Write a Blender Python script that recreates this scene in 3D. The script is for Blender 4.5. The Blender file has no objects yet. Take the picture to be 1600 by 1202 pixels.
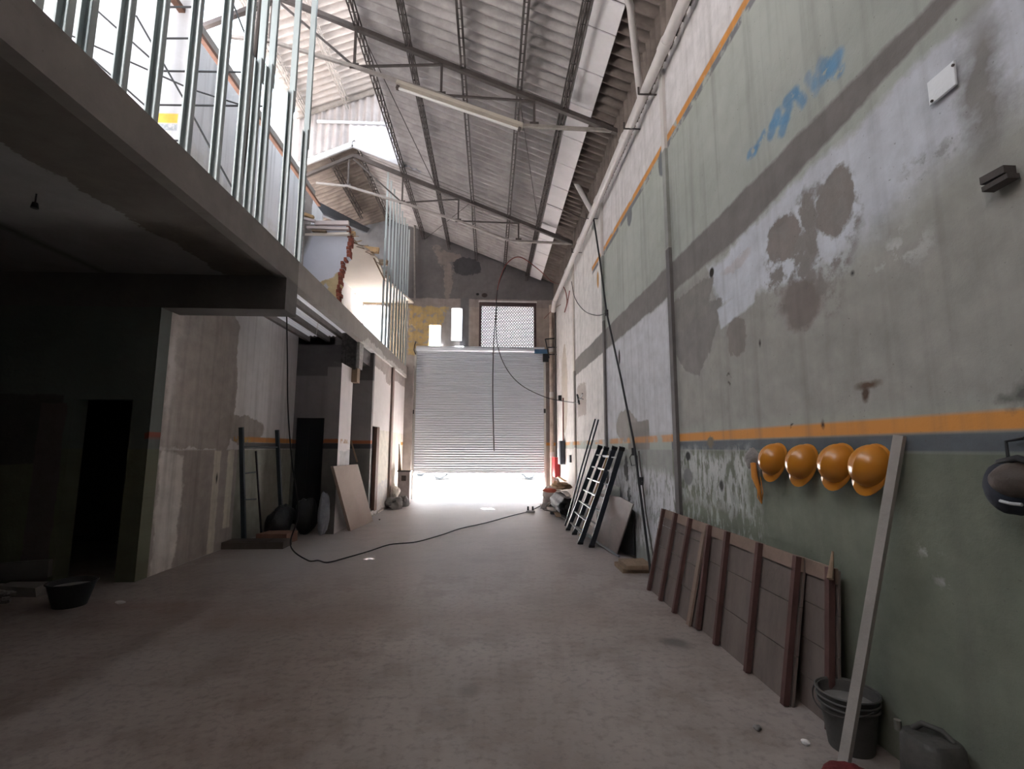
import bpy, math, random
from mathutils import Vector, Matrix
random.seed(7)
sc = bpy.context.scene
COL = sc.collection
# ------------------------------------------------------------------ camera
FPX, HC = 760.0, 1.5
def _basis():
    d = Vector((765-800, -(700-601), -FPX)).normalized()
    r = math.radians(0.5)
    u = Vector((math.sin(r), math.cos(r), 0)); u = (u - d*u.dot(d)).normalized()
    x = d.cross(u)
    return Matrix((x, d, u))
B = _basis()
CAM = Vector((0, 0, HC))
def ray(u, v): return B @ Vector((u-800, -(v-601), -FPX))
def at(u, v, X=None, Y=None, Z=None):
    r = ray(u, v)
    i, val = (0, X) if X is not None else ((1, Y) if Y is not None else (2, Z))
    return CAM + r*((val-CAM[i])/r[i])
cd = bpy.data.cameras.new('camera'); cd.sensor_width = 36; cd.lens = 36*FPX/1600; cd.clip_start = .05; cd.clip_end = 300
cam = bpy.data.objects.new('camera', cd); COL.objects.link(cam)
cam.matrix_world = Matrix.Translation(CAM) @ B.to_4x4()
sc.camera = cam
# ------------------------------------------------------------------ light and exposure
sc.view_settings.view_transform = 'Standard'; sc.view_settings.look = 'None'
sc.view_settings.gamma = 1; sc.view_settings.use_curve_mapping = False
sc.view_settings.exposure = .97
w = bpy.data.worlds.new('sky'); sc.world = w; w.use_nodes = True
bg = w.node_tree.nodes['Background']; bg.inputs[0].default_value = (.80, .90, 1.0, 1); bg.inputs[1].default_value = 2.8
def lamp(name, kind, loc, direction, **kw):
    l = bpy.data.lights.new(name, kind)
    for k, v in kw.items():
        if hasattr(l, k): setattr(l, k, v)
    o = bpy.data.objects.new(name, l); COL.objects.link(o); o.location = loc
    o.rotation_euler = Vector(direction).to_track_quat('-Z', 'Y').to_euler()
    return o
sun = lamp('sun', 'SUN', (0, 20, 30), (.19, -.47, -1.0), energy=130, angle=math.radians(.6), color=(1, .985, .985))
def portal(loc, direction, sx, sy):
    o = lamp('sky_portal', 'AREA', loc, direction, shape='RECTANGLE', size=sx, size_y=sy, energy=1)
    o.data.cycles.is_portal = True
portal((-2.1, 7.9, 9.35), (-1, 0, 0), 2.3, 7)      # sizes: local x is vertical here after track; kept generous
portal((-.3, 14.98, .38), (0, -1, 0), 3.9, .8)
portal((-.3, 14.98, 5.3), (0, -1, 0), 3.9, 1.8)
sc.cycles.use_denoising = True; sc.cycles.caustics_reflective = False; sc.cycles.caustics_refractive = False
sc.cycles.max_bounces = 12; sc.cycles.diffuse_bounces = 8; sc.cycles.sample_clamp_indirect = 10
# ------------------------------------------------------------------ materials
def rgb(c): return (c[0], c[1], c[2], 1)
def srgb(r, g, b):
    f = lambda x: ((x/255+.055)/1.055)**2.4 if x/255 > .04045 else x/255/12.92
    return (f(r), f(g), f(b))
class NT:
    def __init__(s, m):
        s.t = m.node_tree; s.n = s.t.nodes; s.l = s.t.links
    def new(s, kind, **kw):
        x = s.n.new(kind)
        for k, v in kw.items(): setattr(x, k, v)
        return x
    def put(s, sock, v):
        if isinstance(v, bpy.types.NodeSocket): s.l.new(v, sock)
        elif isinstance(v, (tuple, list)) and len(v) == 3 and len(sock.default_value) == 4: sock.default_value = rgb(v)
        else: sock.default_value = v
    def m(s, op, a, b=0.0, c=None, clamp=False):
        x = s.new('ShaderNodeMath', operation=op, use_clamp=clamp)
        s.put(x.inputs[0], a); s.put(x.inputs[1], b)
        if c is not None: s.put(x.inputs[2], c)
        return x.outputs[0]
    def v(s, op, a, b=(0, 0, 0)):
        x = s.new('ShaderNodeVectorMath', operation=op)
        s.put(x.inputs[0], a); s.put(x.inputs[1], b)
        return x.outputs['Value'] if op in ('LENGTH', 'DOT_PRODUCT', 'DISTANCE') else x.outputs[0]
    def noise(s, co, scale, detail=4, rough=.55, dist=0.0):
        x = s.new('ShaderNodeTexNoise'); s.put(x.inputs['Vector'], co)
        x.inputs['Scale'].default_value = scale; x.inputs['Detail'].default_value = detail
        x.inputs['Roughness'].default_value = rough; x.inputs['Distortion'].default_value = dist
        return x.outputs['Fac'], x.outputs['Color']
    def mix(s, f, a, b):
        x = s.new('ShaderNodeMix', data_type='RGBA'); s.put(x.inputs[0], f)
        s.put(x.inputs[6], a); s.put(x.inputs[7], b)
        return x.outputs[2]
    def ramp(s, f, lo, hi):
        return s.m('DIVIDE', s.m('SUBTRACT', f, lo), hi-lo, clamp=True)
def newmat(name):
    m = bpy.data.materials.new(name); m.use_nodes = True
    nt = NT(m); return m, nt, nt.n['Principled BSDF']
def mat(name, col, rough=.7, metal=0.0, var=.25, scale=6, bump=.15, col2=None, stretch=(1, 1, 1), spec=.3, space='Object', bscale=None):
    m, nt, p = newmat(name)
    co = nt.new('ShaderNodeTexCoord').outputs['Object'] if space == 'Object' else nt.new('ShaderNodeNewGeometry').outputs['Position']
    co = nt.v('MULTIPLY', co, stretch)
    f, _ = nt.noise(co, scale, 5)
    f2, _ = nt.noise(co, scale*5, 3)
    f3 = nt.m('ADD', nt.m('MULTIPLY', nt.m('SUBTRACT', f, .5), 1.8), nt.m('MULTIPLY', nt.m('SUBTRACT', f2, .5), .6))
    c2 = col2 or tuple(x*.45 for x in col)
    k = nt.m('ADD', nt.m('MULTIPLY', f3, var*2), var*.6, clamp=True)
    nt.put(p.inputs['Base Color'], nt.mix(k, col, c2))
    p.inputs['Roughness'].default_value = rough; p.inputs['Metallic'].default_value = metal
    p.inputs['Specular IOR Level'].default_value = spec
    if bump:
        b = nt.new('ShaderNodeBump'); b.inputs['Strength'].default_value = bump; b.inputs['Distance'].default_value = .02
        g, _ = nt.noise(co, bscale or scale*8, 4); nt.put(b.inputs['Height'], g); nt.put(p.inputs['Normal'], b.outputs[0])
    return m
def painted(name, axes, base, base2, layers, streak=.3, rough=.85, bump=.35, grain=1.0):
    """a plastered surface; coordinates are metres along two world axes, layers are patches of paint, cement, stains and some painted-in light and shade"""
    m, nt, p = newmat(name)
    pos = nt.new('ShaderNodeNewGeometry').outputs['Position']
    sep = nt.new('ShaderNodeSeparateXYZ'); nt.put(sep.inputs[0], pos)
    ia, ib = ['XYZ'.index(a) for a in axes]
    com = nt.new('ShaderNodeCombineXYZ'); nt.put(com.inputs[0], sep.outputs[ia]); nt.put(com.inputs[1], sep.outputs[ib])
    q = com.outputs[0]
    _, nc = nt.noise(q, 2.2, 6, .65)
    _, nc2 = nt.noise(q, 14, 4, .6)
    wv = nt.v('ADD', nt.v('SCALE', nt.v('SUBTRACT', nc, (.5, .5, .5))), (0, 0, 0))
    wv.node.inputs[0].links[0].from_node.inputs['Scale'].default_value = .75
    wf = nt.v('SCALE', nt.v('SUBTRACT', nc2, (.5, .5, .5))); wf.node.inputs['Scale'].default_value = .26
    warp = nt.v('ADD', wv, wf)
    qs = {}
    def Q(k):
        k = min((.0, .02, .12, .35, .6), key=lambda z: abs(z-k))
        if k not in qs:
            s = nt.v('SCALE', warp); s.node.inputs['Scale'].default_value = k
            x = nt.v('ADD', q, s)
            x2 = nt.v('MULTIPLY', x, (1, 1, 0))
            sp = nt.new('ShaderNodeSeparateXYZ'); nt.put(sp.inputs[0], x2)
            qs[k] = (x2, sp.outputs[0], sp.outputs[1])
        return qs[k]
    fa, _ = nt.noise(q, .8, 6, .6); fb, _ = nt.noise(q, 5, 5, .6)
    st, _ = nt.noise(nt.v('MULTIPLY', q, (9, .35, 1)), 1.0, 4, .5)
    col = nt.mix(nt.ramp(nt.m('ADD', nt.m('MULTIPLY', fa, .6), nt.m('MULTIPLY', fb, .4)), .4, .62), base, base2)
    for L in layers:
        kind, prm, c = L[0], L[1], L[2]
        o = L[3] if len(L) > 3 else {}
        x2, a, b = Q(o.get('warp', .35))
        if kind == 'box':
            a0, a1, b0, b1 = prm
            d = nt.m('MAXIMUM', nt.m('SUBTRACT', nt.m('ABSOLUTE', nt.m('SUBTRACT', a, (a0+a1)/2)), abs(a1-a0)/2),
                     nt.m('SUBTRACT', nt.m('ABSOLUTE', nt.m('SUBTRACT', b, (b0+b1)/2)), abs(b1-b0)/2))
        elif kind == 'ell':
            ca, cb, ra, rb = prm
            t = nt.v('MULTIPLY', nt.v('SUBTRACT', x2, (ca, cb, 0)), (1/ra, 1/rb, 0))
            d = nt.m('MULTIPLY', nt.m('SUBTRACT', nt.v('LENGTH', t), 1), min(ra, rb))
        elif kind == 'seg':
            (a0, b0, a1, b1, rr) = prm
            ba = Vector((a1-a0, b1-b0, 0)); L2 = max(ba.length_squared, 1e-6)
            pa = nt.v('SUBTRACT', x2, (a0, b0, 0))
            h = nt.m('MULTIPLY', nt.v('DOT_PRODUCT', pa, tuple(ba)), 1/L2, clamp=True)
            s = nt.new('ShaderNodeVectorMath', operation='SCALE'); s.inputs[0].default_value = tuple(ba); nt.put(s.inputs['Scale'], h)
            d = nt.m('SUBTRACT', nt.v('LENGTH', nt.v('SUBTRACT', pa, s.outputs[0])), rr)
        elif kind == 'poly':
            pts = prm; d = None
            area = sum(pts[i][0]*pts[(i+1) % len(pts)][1]-pts[(i+1) % len(pts)][0]*pts[i][1] for i in range(len(pts)))
            for i in range(len(pts)):
                A = Vector(pts[i]); Bq = Vector(pts[(i+1) % len(pts)]); e = (Bq-A).normalized()
                n = Vector((e.y, -e.x)) if area > 0 else Vector((-e.y, e.x))
                dd = nt.m('SUBTRACT', nt.v('DOT_PRODUCT', x2, (n.x, n.y, 0)), n.dot(A))
                d = dd if d is None else nt.m('MAXIMUM', d, dd)
        soft = o.get('soft', .02)
        msk = nt.m('SUBTRACT', .5, nt.m('DIVIDE', d, soft), clamp=True)
        br = o.get('broken', 0)
        if br:
            g, _ = nt.noise(nt.v('MULTIPLY', q, (o.get('sx', 1), 1, 1)), o.get('bs', 9), 5, .65)
            msk = nt.m('MULTIPLY', msk, nt.ramp(g, br, br+.08))
        op = o.get('op', 1)
        if op != 1: msk = nt.m('MULTIPLY', msk, op)
        cc = c
        if o.get('var', 1):
            cc = nt.mix(nt.ramp(fb, .35, .7), c, tuple(x*.78 for x in c))
        col = nt.mix(msk, col, cc)
    sk = nt.m('MULTIPLY', nt.ramp(st, .5, .75), streak)
    col = nt.mix(sk, col, (.12, .11, .10))
    sp, _ = nt.noise(q, 42, 2, .5)
    col = nt.mix(nt.m('MULTIPLY', nt.ramp(sp, .70, .76), .5*grain), col, (.10, .09, .08))
    nt.put(p.inputs['Base Color'], col)
    p.inputs['Roughness'].default_value = rough; p.inputs['Specular IOR Level'].default_value = .25
    bm = nt.new('ShaderNodeBump'); bm.inputs['Strength'].default_value = bump; bm.inputs['Distance'].default_value = .03
    g1, _ = nt.noise(q, 3.5, 8, .7)
    nt.put(bm.inputs['Height'], g1); nt.put(p.inputs['Normal'], bm.outputs[0])
    return m
# ------------------------------------------------------------------ mesh builder
class MB:
    def __init__(s): s.v = []; s.f = []
    def add(s, vs, fs):
        k = len(s.v); s.v += [tuple(x) for x in vs]; s.f += [tuple(k+i for i in f) for f in fs]; return s
    def box(s, a, b):
        x0, y0, z0 = a; x1, y1, z1 = b
        return s.add([(x0,y0,z0),(x1,y0,z0),(x1,y1,z0),(x0,y1,z0),(x0,y0,z1),(x1,y0,z1),(x1,y1,z1),(x0,y1,z1)],
                     [(0,3,2,1),(4,5,6,7),(0,1,5,4),(1,2,6,5),(2,3,7,6),(3,0,4,7)])
    def obox(s, c, ax, ay, az):      # centre and three half-axis vectors
        c, ax, ay, az = map(Vector, (c, ax, ay, az))
        vs = [c+ax*i+ay*j+az*k for k in (-1, 1) for i, j in ((-1,-1),(1,-1),(1,1),(-1,1))]
        fs = [(0,3,2,1),(4,5,6,7),(0,1,5,4),(1,2,6,5),(2,3,7,6),(3,0,4,7)]
        if ax.cross(ay).dot(az) < 0: fs = [f[::-1] for f in fs]
        return s.add(vs, fs)
    def bar(s, p0, p1, w, h=None, up=(0, 0, 1)):
        p0, p1 = Vector(p0), Vector(p1); h = h or w
        d = p1-p0; L = d.length; d.normalize(); u = Vector(up)
        if abs(d.dot(u)) > .98: u = Vector((0, 1, 0))
        x = d.cross(u).normalized(); u = x.cross(d).normalized()
        return s.obox((p0+p1)/2, x*w/2, d*L/2, u*h/2)
    def tube(s, pts, r, n=8, caps=True):
        pts = [Vector(p) for p in pts]; rs = r if isinstance(r, (list, tuple)) else [r]*len(pts)
        T = []
        for i in range(len(pts)):
            t = (pts[min(i+1, len(pts)-1)]-pts[max(i-1, 0)]); T.append(t.normalized() if t.length > 1e-9 else Vector((0, 0, 1)))
        u = Vector((0, 0, 1)) if abs(T[0].z) < .9 else Vector((1, 0, 0))
        u = (u-T[0]*u.dot(T[0])).normalized(); vs = []; fs = []
        for i, p in enumerate(pts):
            u = (u-T[i]*u.dot(T[i])); u = u.normalized() if u.length > 1e-6 else T[i].orthogonal().normalized()
            w = T[i].cross(u)
            for j in range(n):
                a = 2*math.pi*j/n; vs.append(p+(u*math.cos(a)+w*math.sin(a))*rs[i])
        for i in range(len(pts)-1):
            for j in range(n): fs.append((i*n+j, i*n+(j+1) % n, (i+1)*n+(j+1) % n, (i+1)*n+j))
        if caps: fs.append(tuple(range(n))[::-1]); fs.append(tuple(len(vs)-n+j for j in range(n)))
        return s.add(vs, fs)
    def lathe(s, prof, c=(0, 0, 0), n=28, sq=1.0, ang0=0, ang1=2*math.pi):
        c = Vector(c); vs = []; fs = []; m = len(prof)
        for j in range(n):
            a = 2*math.pi*j/n
            for (r, z) in prof: vs.append(c+Vector((r*math.cos(a), r*math.sin(a)*sq, z)))
        for j in range(n):
            for i in range(m-1): fs.append((j*m+i, ((j+1) % n)*m+i, ((j+1) % n)*m+i+1, j*m+i+1))
        return s.add(vs, fs)
    def prism(s, poly, ext):         # planar polygon (3D points) and an extrusion vector
        poly = [Vector(p) for p in poly]; e = Vector(ext); n = len(poly)
        vs = poly+[p+e for p in poly]
        nrm = Vector((0, 0, 0))
        for i in range(n): nrm += poly[i].cross(poly[(i+1) % n])
        fs = [tuple(range(n))[::-1], tuple(range(n, 2*n))]+[(i, (i+1) % n, n+(i+1) % n, n+i) for i in range(n)]
        if nrm.dot(e) < 0: fs = [f[::-1] for f in fs]
        return s.add(vs, fs)
    def grid(s, fn, nu, nv):
        vs = [fn(i/nu, j/nv) for i in range(nu+1) for j in range(nv+1)]
        return s.add(vs, [(i*(nv+1)+j, (i+1)*(nv+1)+j, (i+1)*(nv+1)+j+1, i*(nv+1)+j+1) for i in range(nu) for j in range(nv)])
    def build(s, name, m, parent=None, smooth=None, off=None, bevel=0):
        me = bpy.data.meshes.new(name)
        o0 = Vector(off) if off is not None else (parent['_o'] if parent is not None and '_o' in parent else None)
        vs = s.v
        if o0 is not None:
            o0 = Vector(o0); vs = [tuple(Vector(v)-o0) for v in vs]
        me.from_pydata(vs, [], s.f); me.update()
        if smooth is not None:
            me.polygons.foreach_set('use_smooth', [True]*len(me.polygons)); me.set_sharp_from_angle(angle=math.radians(smooth))
        me.materials.append(m)
        o = bpy.data.objects.new(name, me); COL.objects.link(o)
        if parent is not None: o.parent = parent
        if bevel:
            b = o.modifiers.new('bevel', 'BEVEL'); b.width = bevel; b.segments = 2; b.limit_method = 'ANGLE'
        return o
OFF = {}
def thing(name, label, cat, loc=(0, 0, 0), group=None):
    o = bpy.data.objects.new(name, None); COL.objects.link(o); o.location = loc; o.empty_display_size = .1
    o['label'] = label; o['category'] = cat
    if group: o['group'] = group
    OFF[o.name] = Vector(loc)
    return o
def part(mb, name, m, t, smooth=None, label=None, bevel=0, top=None):
    """mesh in world coordinates made a child of thing t (top: the thing when t is itself a part)"""
    o = mb.build(name, m, t, smooth, off=OFF[(top or t).name], bevel=bevel)
    if label: o['label'] = label
    return o
def single(mb, name, m, label, cat, group=None, smooth=None, loc=None, bevel=0):
    if loc is None: loc = Vector([sum(c)/len(mb.v) for c in zip(*mb.v)])
    o = mb.build(name, m, None, smooth, off=loc, bevel=bevel); o.location = loc
    o['label'] = label; o['category'] = cat
    if group: o['group'] = group
    return o
def struct(mb, name, m, smooth=None, parent=None, label=None):
    o = mb.build(name, m, parent, smooth)
    if parent is None: o['kind'] = 'structure'
    if label: o['label'] = label
    return o
ORD = ['first','second','third','fourth','fifth','sixth','seventh','eighth','ninth','tenth','eleventh','twelfth','thirteenth','fourteenth','fifteenth','sixteenth','seventeenth','eighteenth']
# ------------------------------------------------------------------ walls: materials
CEM = (.20, .185, .175); WHT = (.57, .59, .64); ORG = (.62, .27, .07); GRY = (.13, .145, .16); GRN = (.20, .215, .18)
def yz(u, v): p = at(u, v, X=2.0); return (p.y, p.z)
def E(u, v, ra, rb, c, **o): a, b = yz(u, v); return ('ell', (a, b, ra, rb), c, o)
BLU = (.14, .30, .48)
RW = [
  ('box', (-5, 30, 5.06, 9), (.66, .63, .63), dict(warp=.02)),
  ('box', (8.3, 30, 1.65, 9), (.74, .71, .69), dict(warp=.02)),  # far bays, the warm pinkish light on them is put into the colour
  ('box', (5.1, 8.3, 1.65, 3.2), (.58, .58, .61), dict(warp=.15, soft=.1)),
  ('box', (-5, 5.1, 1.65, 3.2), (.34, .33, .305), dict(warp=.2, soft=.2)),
  ('box', (-5, 9.2, 4.975, 5.06), ORG, dict(warp=.01, broken=.36, bs=3)),
  ('box', (-5, 9.2, 4.90, 4.975), (.19, .19, .20), dict(warp=.01, broken=.40, bs=3)),
  ('ell', (5.25, 4.85, .14, .17), (.17, .18, .19), dict(warp=.1)),
  ('ell', (6.6, 4.85, .12, .15), (.17, .18, .19), dict(warp=.1)),
  ('ell', (8.7, 4.62, .08, .17), (.55, .30, .12), dict(warp=.1)),
  ('box', (-5, 1.55, 2.7, 3.5), (.25, .25, .24), dict(soft=.15)),
  ('poly', [(1.5, 2.75), (2.6, 2.5), (4.0, 2.75), (4.25, 3.14), (3.1, 3.22), (1.5, 3.3)], WHT, dict(warp=.45, soft=.06)),
  ('poly', [(1.5, 2.6), (2.5, 2.45), (2.9, 2.55), (1.5, 2.85)], (.36, .36, .33), dict(warp=.6, soft=.15, op=.8)),
  ('poly', [(-5, 3.22), (3.3, 3.2), (4.2, 3.13), (5.3, 3.0), (11.4, 3.1), (11.4, 3.55), (5.2, 3.62), (2.0, 3.53), (-5, 3.5)], CEM, dict(warp=.12, soft=.03)),
  ('ell', (1.72, 2.95, .08, .35), (.25, .24, .23), dict(warp=.3, soft=.08)),
  E(1304, 319, .16, .19, (.24, .215, .20)), E(1266, 356, .07, .25, (.23, .21, .195)), E(1221, 375, .22, .17, (.25, .22, .205)),
  ('poly', [yz(u, v) for u, v in ((1190, 385), (1240, 335), (1325, 258), (1350, 330), (1315, 425), (1292, 500), (1250, 518), (1215, 485), (1192, 450))], (.27, .25, .235), dict(warp=.5, broken=.47, bs=5, soft=.08)),
  E(1400, 400, .18, .10, (.47, .47, .46), warp=.6, soft=.1, broken=.5), E(1470, 250, .12, .04, (.30, .30, .29), warp=.6, soft=.1, broken=.5),
  E(1251, 474, .20, .16, (.21, .18, .165), soft=.05), E(1150, 522, .15, .15, (.24, .215, .20)),
  ('poly', [(3.9, 2.8), (5.2, 3.0), (5.2, 2.6), (4.8, 2.25), (4.45, 2.15), (4.2, 2.5)], (.23, .215, .205), dict(warp=.3)),
  ('poly', [(4.1, 3.05), (5.2, 3.1), (5.2, 2.7), (4.3, 2.75)], (.24, .225, .21), dict(warp=.25)),
  ('poly', [(3.45, 2.75), (4.1, 2.72), (4.05, 2.52), (3.5, 2.6)], WHT, dict(warp=.15)),
  E(1150, 410, .22, .05, (.52, .50, .52), warp=.4),
  ('ell', (7.1, 1.82, .55, .24), (.30, .275, .25), dict(warp=.35)),
  ('box', (6.05, 7.0, 1.28, 1.86), (.26, .24, .22), dict(warp=.15)),
  ('box', (10, 11, 2.2, 2.9), (.42, .37, .34), dict(warp=.5)),
  ('ell', (12.9, 3.1, .5, 1.2), (.52, .46, .40), dict(warp=.5)),
  # waist stripes and the green dado
  ('box', (-5, 5.3, 1.572, 1.652), ORG, dict(warp=.004, var=0)),
  ('box', (5.3, 30, 1.572, 1.652), ORG, dict(warp=.01, broken=.44, bs=1.3, op=.75)),
  ('box', (-5, 5.3, 1.485, 1.572), GRY, dict(warp=.006, broken=.2, bs=4)),
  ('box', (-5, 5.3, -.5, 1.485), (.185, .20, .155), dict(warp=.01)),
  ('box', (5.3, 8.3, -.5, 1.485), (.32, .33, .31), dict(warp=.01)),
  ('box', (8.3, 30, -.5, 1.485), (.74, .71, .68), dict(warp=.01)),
  ('box', (3.75, 5.2, 1.0, 1.47), (.52, .53, .52), dict(warp=.4, soft=.12, broken=.44, bs=5, sx=3)),
  ('box', (3.6, 5.2, .5, 1.25), (.36, .38, .35), dict(warp=.5, soft=.2, broken=.5, bs=6, sx=3)),
  ('box', (5.2, 8.2, .25, 1.22), (.66, .66, .69), dict(warp=.45, soft=.12, broken=.42, bs=5, sx=3)),
  E(1452, 858, .05, .03, (.42, .43, .40), soft=.05, broken=.5), E(1478, 900, .035, .015, (.4, .4, .38), soft=.04, broken=.48),
  E(1356, 603, .075, .02, (.13, .085, .06), warp=.12), E(1354, 617, .025, .04, (.09, .06, .045), warp=.1),
  E(1112, 426, .045, .045, (.03, .025, .02), warp=.05), E(1332, 427, .012, .012, (.02, .02, .02), warp=0),
  E(1075, 713, .06, .045, (.03, .03, .03), warp=.05), E(1128, 757, .035, .045, (.03, .03, .03), warp=.08), E(1075, 745, .11, .085, (.20, .20, .20), warp=.05),
  E(1286, 664, .012, .022, (.03, .02, .02), warp=.1), E(1188, 534, .015, .02, (.05, .04, .04), warp=.1), E(1600, 620, .06, .05, (.12, .12, .11), soft=.05),
  E(1141, 583, .015, .012, (.05, .04, .03)), E(1142, 600, .014, .012, (.05, .04, .03)), E(1238, 667, .012, .012, (.04, .03, .03)), E(1110, 690, .08, .04, (.20, .16, .11)),
  ('ell', (7.35, 2.9, .05, .12), (.04, .03, .03), dict(warp=0)), ('ell', (7.1, 1.2, .12, .16), (.06, .06, .06), dict(warp=.6)), ('ell', (7.0, .85, .07, .12), (.08, .08, .08), dict(warp=.6)),
  E(1017, 1, .01, .01, CEM),
]
def S(u0, v0, u1, v1, r, op=.8):
    a, b = yz(u0, v0); c, d = yz(u1, v1)
    return ('seg', (a, b, c, d, r), BLU, dict(warp=.12, soft=.03, broken=.36, bs=11, op=op))
RW += [S(1170, 243, 1180, 235, .035), S(1180, 235, 1194, 207, .03), S(1205, 208, 1214, 180, .05), S(1222, 205, 1232, 172, .045), S(1208, 192, 1228, 188, .035), S(1228, 160, 1242, 145, .045), S(1242, 148, 1256, 162, .03),
       S(1262, 122, 1276, 142, .035, .5), S(1272, 134, 1282, 98, .03, .5), S(1286, 122, 1310, 90, .045), S(1288, 104, 1312, 112, .04, .7)]
def layer_box(L):
    k, p = L[0], L[1]; o = L[3] if len(L) > 3 else {}
    g = .02+o.get('warp', .35)*.32+o.get('soft', .02)
    if k == 'box': r = p
    elif k == 'ell': r = (p[0]-p[2], p[0]+p[2], p[1]-p[3], p[1]+p[3])
    elif k == 'seg': r = (min(p[0], p[2])-p[4], max(p[0], p[2])+p[4], min(p[1], p[3])-p[4], max(p[1], p[3])+p[4])
    else: r = (min(q[0] for q in p), max(q[0] for q in p), min(q[1] for q in p), max(q[1] for q in p))
    return (r[0]-g, r[1]+g, r[2]-g, r[3]+g)
def celled_wall(name, x0, x1, ycuts, zcuts, base, base2, layers, **kw):
    """one wall mesh; its plaster node tree is cut in cells only to keep each shader small (all cells share one pattern)"""
    mb = MB(); mb.box((x0, ycuts[0], zcuts[0]), (x1, ycuts[-1], zcuts[-1])); mb.f = [f for i, f in enumerate(mb.f) if i != 5]
    me_m = [0]*5; mats = [m_cement]
    for i in range(len(ycuts)-1):
        for j in range(len(zcuts)-1):
            a0, a1, b0, b1 = ycuts[i], ycuts[i+1], zcuts[j], zcuts[j+1]
            Ls = [L for L in layers if layer_box(L)[0] < a1 and layer_box(L)[1] > a0 and layer_box(L)[2] < b1 and layer_box(L)[3] > b0]
            mats.append(painted('%s_%d_%d' % (name, i, j), 'YZ', base, base2, Ls, **kw)); me_m.append(len(mats)-1)
            mb.add([(x0, a0, b0), (x0, a0, b1), (x0, a1, b1), (x0, a1, b0)], [(0, 1, 2, 3)])
            print('cell', i, j, len(Ls))
    o = struct(mb, name, m_cement); o.data.materials.clear()
    for m in mats: o.data.materials.append(m)
    o.data.polygons.foreach_set('material_index', me_m)
    return o
# cement floor
def floor_mat():
    m, nt, p = newmat('dusty_concrete_floor')
    q = nt.new('ShaderNodeNewGeometry').outputs['Position']
    a, _ = nt.noise(q, .55, 6, .6); b, _ = nt.noise(q, 2.3, 6, .65); c, _ = nt.noise(q, 18, 5, .6)
    col = nt.mix(nt.ramp(a, .38, .64), (.33, .285, .265), (.235, .195, .175))
    col = nt.mix(nt.m('MULTIPLY', nt.ramp(b, .48, .62), .6), col, (.185, .145, .125))
    col = nt.mix(nt.m('MULTIPLY', nt.ramp(c, .5, .68), .5), col, (.12, .105, .10))
    col = nt.mix(nt.m('MULTIPLY', nt.ramp(b, .30, .18), .0), col, (.4, .38, .36))
    sv = nt.new('ShaderNodeTexVoronoi', feature='DISTANCE_TO_EDGE'); nt.put(sv.inputs['Vector'], nt.v('ADD', q, nt.v('SCALE', nt.noise(q, 1.5, 5)[1])))
    sv.inputs['Scale'].default_value = .35
    col = nt.mix(nt.m('MULTIPLY', nt.m('SUBTRACT', 1, nt.ramp(sv.outputs['Distance'], .0, .003)), .22), col, (.07, .06, .055))
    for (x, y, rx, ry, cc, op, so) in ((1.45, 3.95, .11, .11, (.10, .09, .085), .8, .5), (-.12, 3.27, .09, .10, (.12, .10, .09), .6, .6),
            (-2.9, 7.4, .75, 1.3, (.36, .38, .37), .6, .9), (-1.9, 4.6, 1.6, .3, (.19, .10, .07), .35, 1.2), (-3.3, 5.0, 1.2, .22, (.17, .085, .06), .5, 1), (.3, 4.6, 1.5, .45, (.20, .13, .10), .35, 1.2), (-.3, 11.0, 3.5, 5.5, (.52, .485, .475), .75, 1.0), (-1.8, 7.0, 1.6, 1.2, (.42, .40, .40), .5, 1.0)):  # pale far floor and bluish left-bay pool are light put into the colour
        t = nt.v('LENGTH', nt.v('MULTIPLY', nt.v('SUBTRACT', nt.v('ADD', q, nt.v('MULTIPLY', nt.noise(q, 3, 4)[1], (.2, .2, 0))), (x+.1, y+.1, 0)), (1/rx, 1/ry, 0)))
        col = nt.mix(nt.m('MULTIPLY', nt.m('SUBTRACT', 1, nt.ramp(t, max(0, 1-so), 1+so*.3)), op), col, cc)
    nt.put(p.inputs['Base Color'], col); p.inputs['Roughness'].default_value = .52; p.inputs['Specular IOR Level'].default_value = .6
    bm = nt.new('ShaderNodeBump'); bm.inputs['Strength'].default_value = .35; bm.inputs['Distance'].default_value = .02
    nt.put(bm.inputs['Height'], nt.m('ADD', b, nt.m('MULTIPLY', c, .35))); nt.put(p.inputs['Normal'], bm.outputs[0])
    return m
m_floor = floor_mat()
m_cement = mat('cement', (.22, .205, .195), .9, var=.3, scale=2, space='W', bump=.3)
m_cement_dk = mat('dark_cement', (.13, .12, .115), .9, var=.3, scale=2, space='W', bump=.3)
m_slab = painted('slab_underside', 'XY', (.24, .235, .23), (.20, .195, .19), [('poly', [(-3.6, 0), (-2.4, 0), (-2.4, 8), (-3.1, 8)], (.13, .115, .10), dict(warp=.8)), ('box', (-4.7, -4.6, -3, 9), (.14, .13, .125), dict(warp=.2, soft=.1))], streak=0)
m_edge = painted('slab_edge', 'YZ', (.21, .19, .175), (.16, .145, .135), [], streak=.15)
m_white = mat('white_wall_paint', (.62, .60, .59), .85, var=.15, scale=1.5, space='W')
m_steel = mat('galvanised_steel', (.40, .445, .45), .5, metal=.35, var=.12, scale=8, bump=.05, stretch=(1, 1, .2))
m_dksteel = mat('rusty_dark_steel', (.085, .072, .068), .65, metal=.4, var=.3, scale=12)
m_ltsteel = mat('old_painted_steel', (.30, .27, .25), .6, metal=.2, var=.35, scale=9)
m_wood = mat('old_timber', (.27, .19, .13), .85, var=.4, scale=5, stretch=(4, 4, .5))
m_wood_lt = mat('sawn_timber', (.48, .32, .17), .85, var=.3, scale=5, stretch=(3, 3, 1))
m_pvc = mat('white_pvc', (.60, .565, .55), .35, var=.18, scale=3, bump=.03, spec=.5)
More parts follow.
